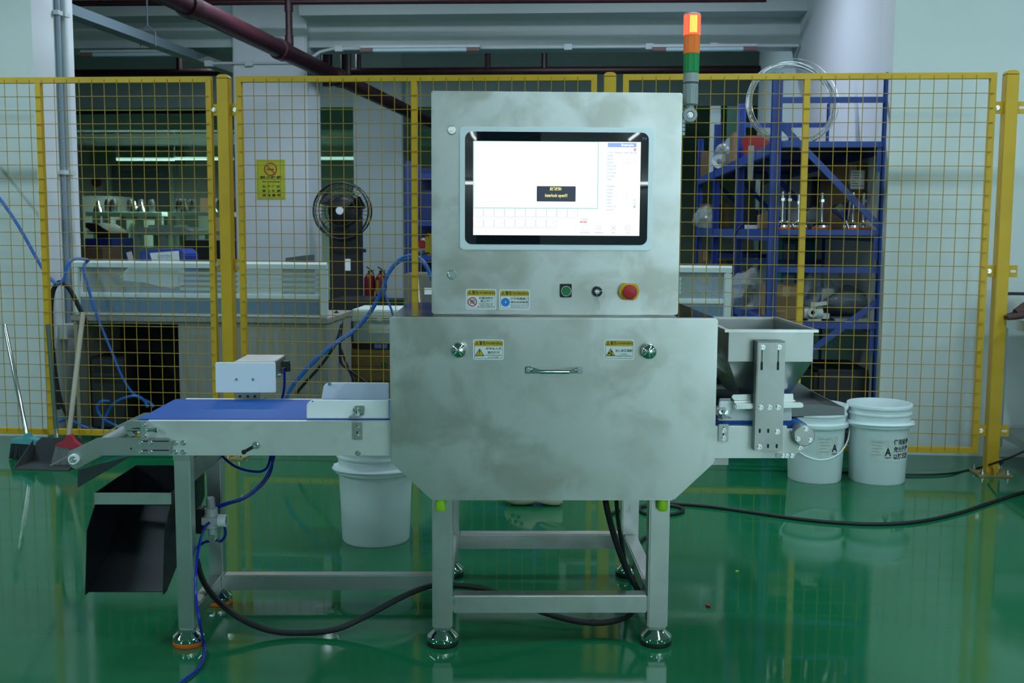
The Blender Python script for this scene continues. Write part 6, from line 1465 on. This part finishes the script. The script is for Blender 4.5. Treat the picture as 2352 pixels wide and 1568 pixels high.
t = Thing('grey_crate', 'grey equipment case behind the top left corner of the chamber', 'case', (U(965, 660, vg).x, vg+.15, 0))
xg0, xg1 = U(927, 660, vg).x, U(927, 660, vg).x+.42
t.part('case_body', Mb().box(xg0, xg1, vg, vg+.35, .0, U(960, 629, vg).z), mat('case_grey', (.115, .125, .11), .55), bevel=.006)
t.part('case_strap', Mb().bar((U(959, 628, vg).x, vg-.004, U(959, 628, vg).z), (U(964, 694, vg).x, vg-.004, U(964, 694, vg).z), .01, .006, (0, 1, 0)), STWHITE)
t.part('rating_label', Mb().box(U(975, 670, vg).x, U(995, 670, vg).x, vg-.002, vg, U(975, 676, vg).z, U(975, 661, vg).z), STWHITE)
# ================================================================== STEEL TABLE at the right edge
X0, X1 = 2.035, 2.75
Y0, Y1 = 4.55, 5.76
ZT = U(2275, 722, Y1).z
S = Thing('steel_table', 'stainless steel work table at the right edge of the picture', 'table', ((X0+X1)/2, (Y0+Y1)/2, 0))
S.part('table_top', Mb().box(X0, X1, Y0, Y1, ZT-.05, ZT), STEEL, bevel=.004)
zsf = U(2275, 985, Y1-.1).z
S.part('under_shelf', Mb().box(X0+.03, X1-.03, Y0+.05, Y1-.05, zsf-.04, zsf), PLATE, bevel=.003)
for x in (X0+.04, X1-.04):
    for y in (Y0+.06, Y1-.06):
        S.part('leg', Mb().cyl((x, y, .09), (x, y, ZT-.05), .02, n=16), TUBE)
        S.part('foot', Mb().lathe([(.030, 0), (.032, .006), (.032, .02), (.012, .03), (.012, .09)], (x, y, 0), 'z', 20), CHROME)
rt = Mb().tube([(X0+.02, Y1-.03, ZT), (X0+.02, Y1-.03, ZT+.095), (X0+.035, Y1-.03, ZT+.11), (X1-.035, Y1-.03, ZT+.11), (X1-.02, Y1-.03, ZT+.095), (X1-.02, Y1-.03, ZT)], .008, 10)
S.part('back_rail', rt, BLACKPL)
S.part('back_plate', Mb().box(X0+.03, X1-.03, Y1-.032, Y1-.028, ZT+.0, ZT+.10), PLATE)
t = Thing('work_glove', 'dark brown glove lying on the steel table', 'glove', (U(2330, 725, 5.4).x, 5.4, ZT))
a = U(2312, 722, 5.4)
GM = mat('glove_brown', (.07, .035, .03), .7)
t.part('glove_palm', Mb().tube([(a.x+.05, 5.42, ZT+.03), (a.x+.10, 5.43, ZT+.05), (a.x+.16, 5.44, ZT+.045)], [.024, .040, .036], 12, 0), GM)
for k in range(3): t.part('glove_finger', Mb().tube([(a.x+.07, 5.39+.03*k, ZT+.026), (a.x+.03, 5.38+.032*k, ZT+.018), (a.x-.005, 5.375+.034*k, ZT+.013)], [.018, .014, .011], 10), GM)
bag(a.x+.22, 5.30, ZT, .11, .09, .055, 'grey bundled cloth beside the brown glove on the steel table', 41, mat('cloth_grey', (.10, .11, .12), .9), 'grey_cloth', 'cloth', None)
# ================================================================== REAR WORKSHOP MACHINES (far left)
FRM = mat('far_frame', (.45, .53, .48), .5); FWH = mat('far_white', (.55, .64, .58), .45); FSH = mat('far_steel', (.55, .60, .58), .2, 1.0)
def bench(px0, px1, pyt, v, dep, label, legs, cones, motors, rail=True, name='packing_machine', cat='machine'):
    a, b = U(px0, pyt, v), U(px1, pyt, v); zt_ = a.z
    t = Thing(name, label, cat, ((a.x+b.x)/2, v+dep/2, 0), group='frame machines in the rear workshop')
    t.part('top_plate', Mb().box(a.x, b.x, v, v+dep, zt_-.07, zt_), FWH, bevel=.008)
    for q in legs:
        x = a.x+(b.x-a.x)*q
        for y in (v+.02, v+dep-.10): t.part('post', Mb().box(x-.045, x+.045, y, y+.08, 0, zt_-.07), FRM)
    if rail:
        for zz in (.35, .75): t.part('cross_rail', Mb().box(a.x, b.x, v+.03, v+.09, zt_*zz, zt_*zz+.06), FRM)
    for q in cones:
        x = a.x+(b.x-a.x)*q; t.part('steel_cone', Mb().lathe([(.085, zt_), (.075, zt_+.04), (.028, zt_+.13), (.020, zt_+.17)], (x, v+.18, 0), 'z', 18), FSH)
    for q in motors:
        x = a.x+(b.x-a.x)*q; t.part('motor', Mb().lathe([(.05, zt_), (.055, zt_+.02), (.055, zt_+.15), (.035, zt_+.20), (0, zt_+.20)], (x, v+.32, 0), 'z', 14), BLACKPL)
    return t
t = bench(196, 372, 486, 16.4, 1.1, 'white topped frame machine left of centre in the rear workshop', (.12, .25, .55, .72, .95), (.10, .58, .67), (.18, .26, .48, .62, .76))
t = bench(384, 520, 486, 16.2, 1.1, 'white topped frame machine nearer the first fence post in the rear workshop', (.04, .25, .65, .95), (.22, .70, .90), (.06, .15, .30, .75, .95))
t = bench(303, 440, 527, 13.6, .8, 'low bench with flat metal frames in the rear workshop', (.04, .5, .95), (), (), True, 'steel_bench', 'bench')
for i, (p0, p1, y) in enumerate(((318, 425, 523.5), (340, 398, 518))): solo('metal_frame', Mb().box(U(p0, y, 13.7).x, U(p1, y, 13.7).x, 13.7, 14.2, U(360, 527, 13.6).z+.0005+.03*i, U(360, 527, 13.6).z+.03*i+.028), FWH, ('long flat metal frame lying on the low bench', 'short flat metal frame on top of the long one')[i], 'metal frame', bevel=.004)
for i, (p0, p1, y0, y1, v, lab) in enumerate(((268, 290, 505, 585, 15.2, 'pale control cabinet between the posts left of the low bench'), (428, 455, 495, 530, 15.0, 'pale control cabinet near the yellow fence frame'), (310, 330, 505, 530, 15.4, 'pale control cabinet behind the low bench'))):
    dbox('control_cabinet', lab, 'cabinet', p0, y0, p1, y1, v, .4, mat('cabinet_pale', (.42, .52, .44), .5), base=0)
dbox('wrapped_pallet', 'pale film-wrapped pallet load at the far left', 'pallet load', 190, 450, 255, 505, 17.8, .9, mat('wrapped_film', (.42, .48, .46), .35, bump=.6, bscale=8), base=0)
dbox('blue_tote', 'dark blue stacking tote behind the partition at the left', 'tote', 196, 548, 255, 575, 10.0, .5, mat('tote_blue', (.012, .03, .17), .45), base=.0)
dbox('dark_carton', 'dark brown carton in front of the blue tote', 'carton', 190, 570, 235, 600, 9.2, .4, CBD, base=0)
solo('black_chute', Mb().box(U(230, 540, 12.1).x-.04, U(230, 540, 12.1).x+.04, 12.1, 12.2, 0, U(230, 530, 12.1).z).prism([(U(*q, 12.0).x, U(*q, 12.0).z) for q in ((196, 511), (222, 514), (252, 533), (252, 560), (228, 545), (196, 522))], 12.0, 12.5), BLACKPL, 'black sloping conveyor arm at the far left', 'conveyor arm')
dbox('dark_stack', 'stack of dark cartons behind the first fence post', 'cartons', 460, 455, 530, 500, 18.0, .8, CBD, base=0)
solo('fire_bell', Mb().lathe([(.09, 0), (.09, -.04), (.05, -.07), (0, -.075)], (U(222, 418, 20.28).x, 20.29, U(222, 418, 20.28).z), 'y', 20), mat('bell_red', (.16, .035, .03), .5), 'small red-brown round bell on the far wall left of the door', 'bell')
dbox('dark_bench', 'dark low bench just behind the left partition', 'bench', 420, 552, 535, 600, 9.6, .6, mat('bench_dark', (.035, .045, .045), .6), base=0)
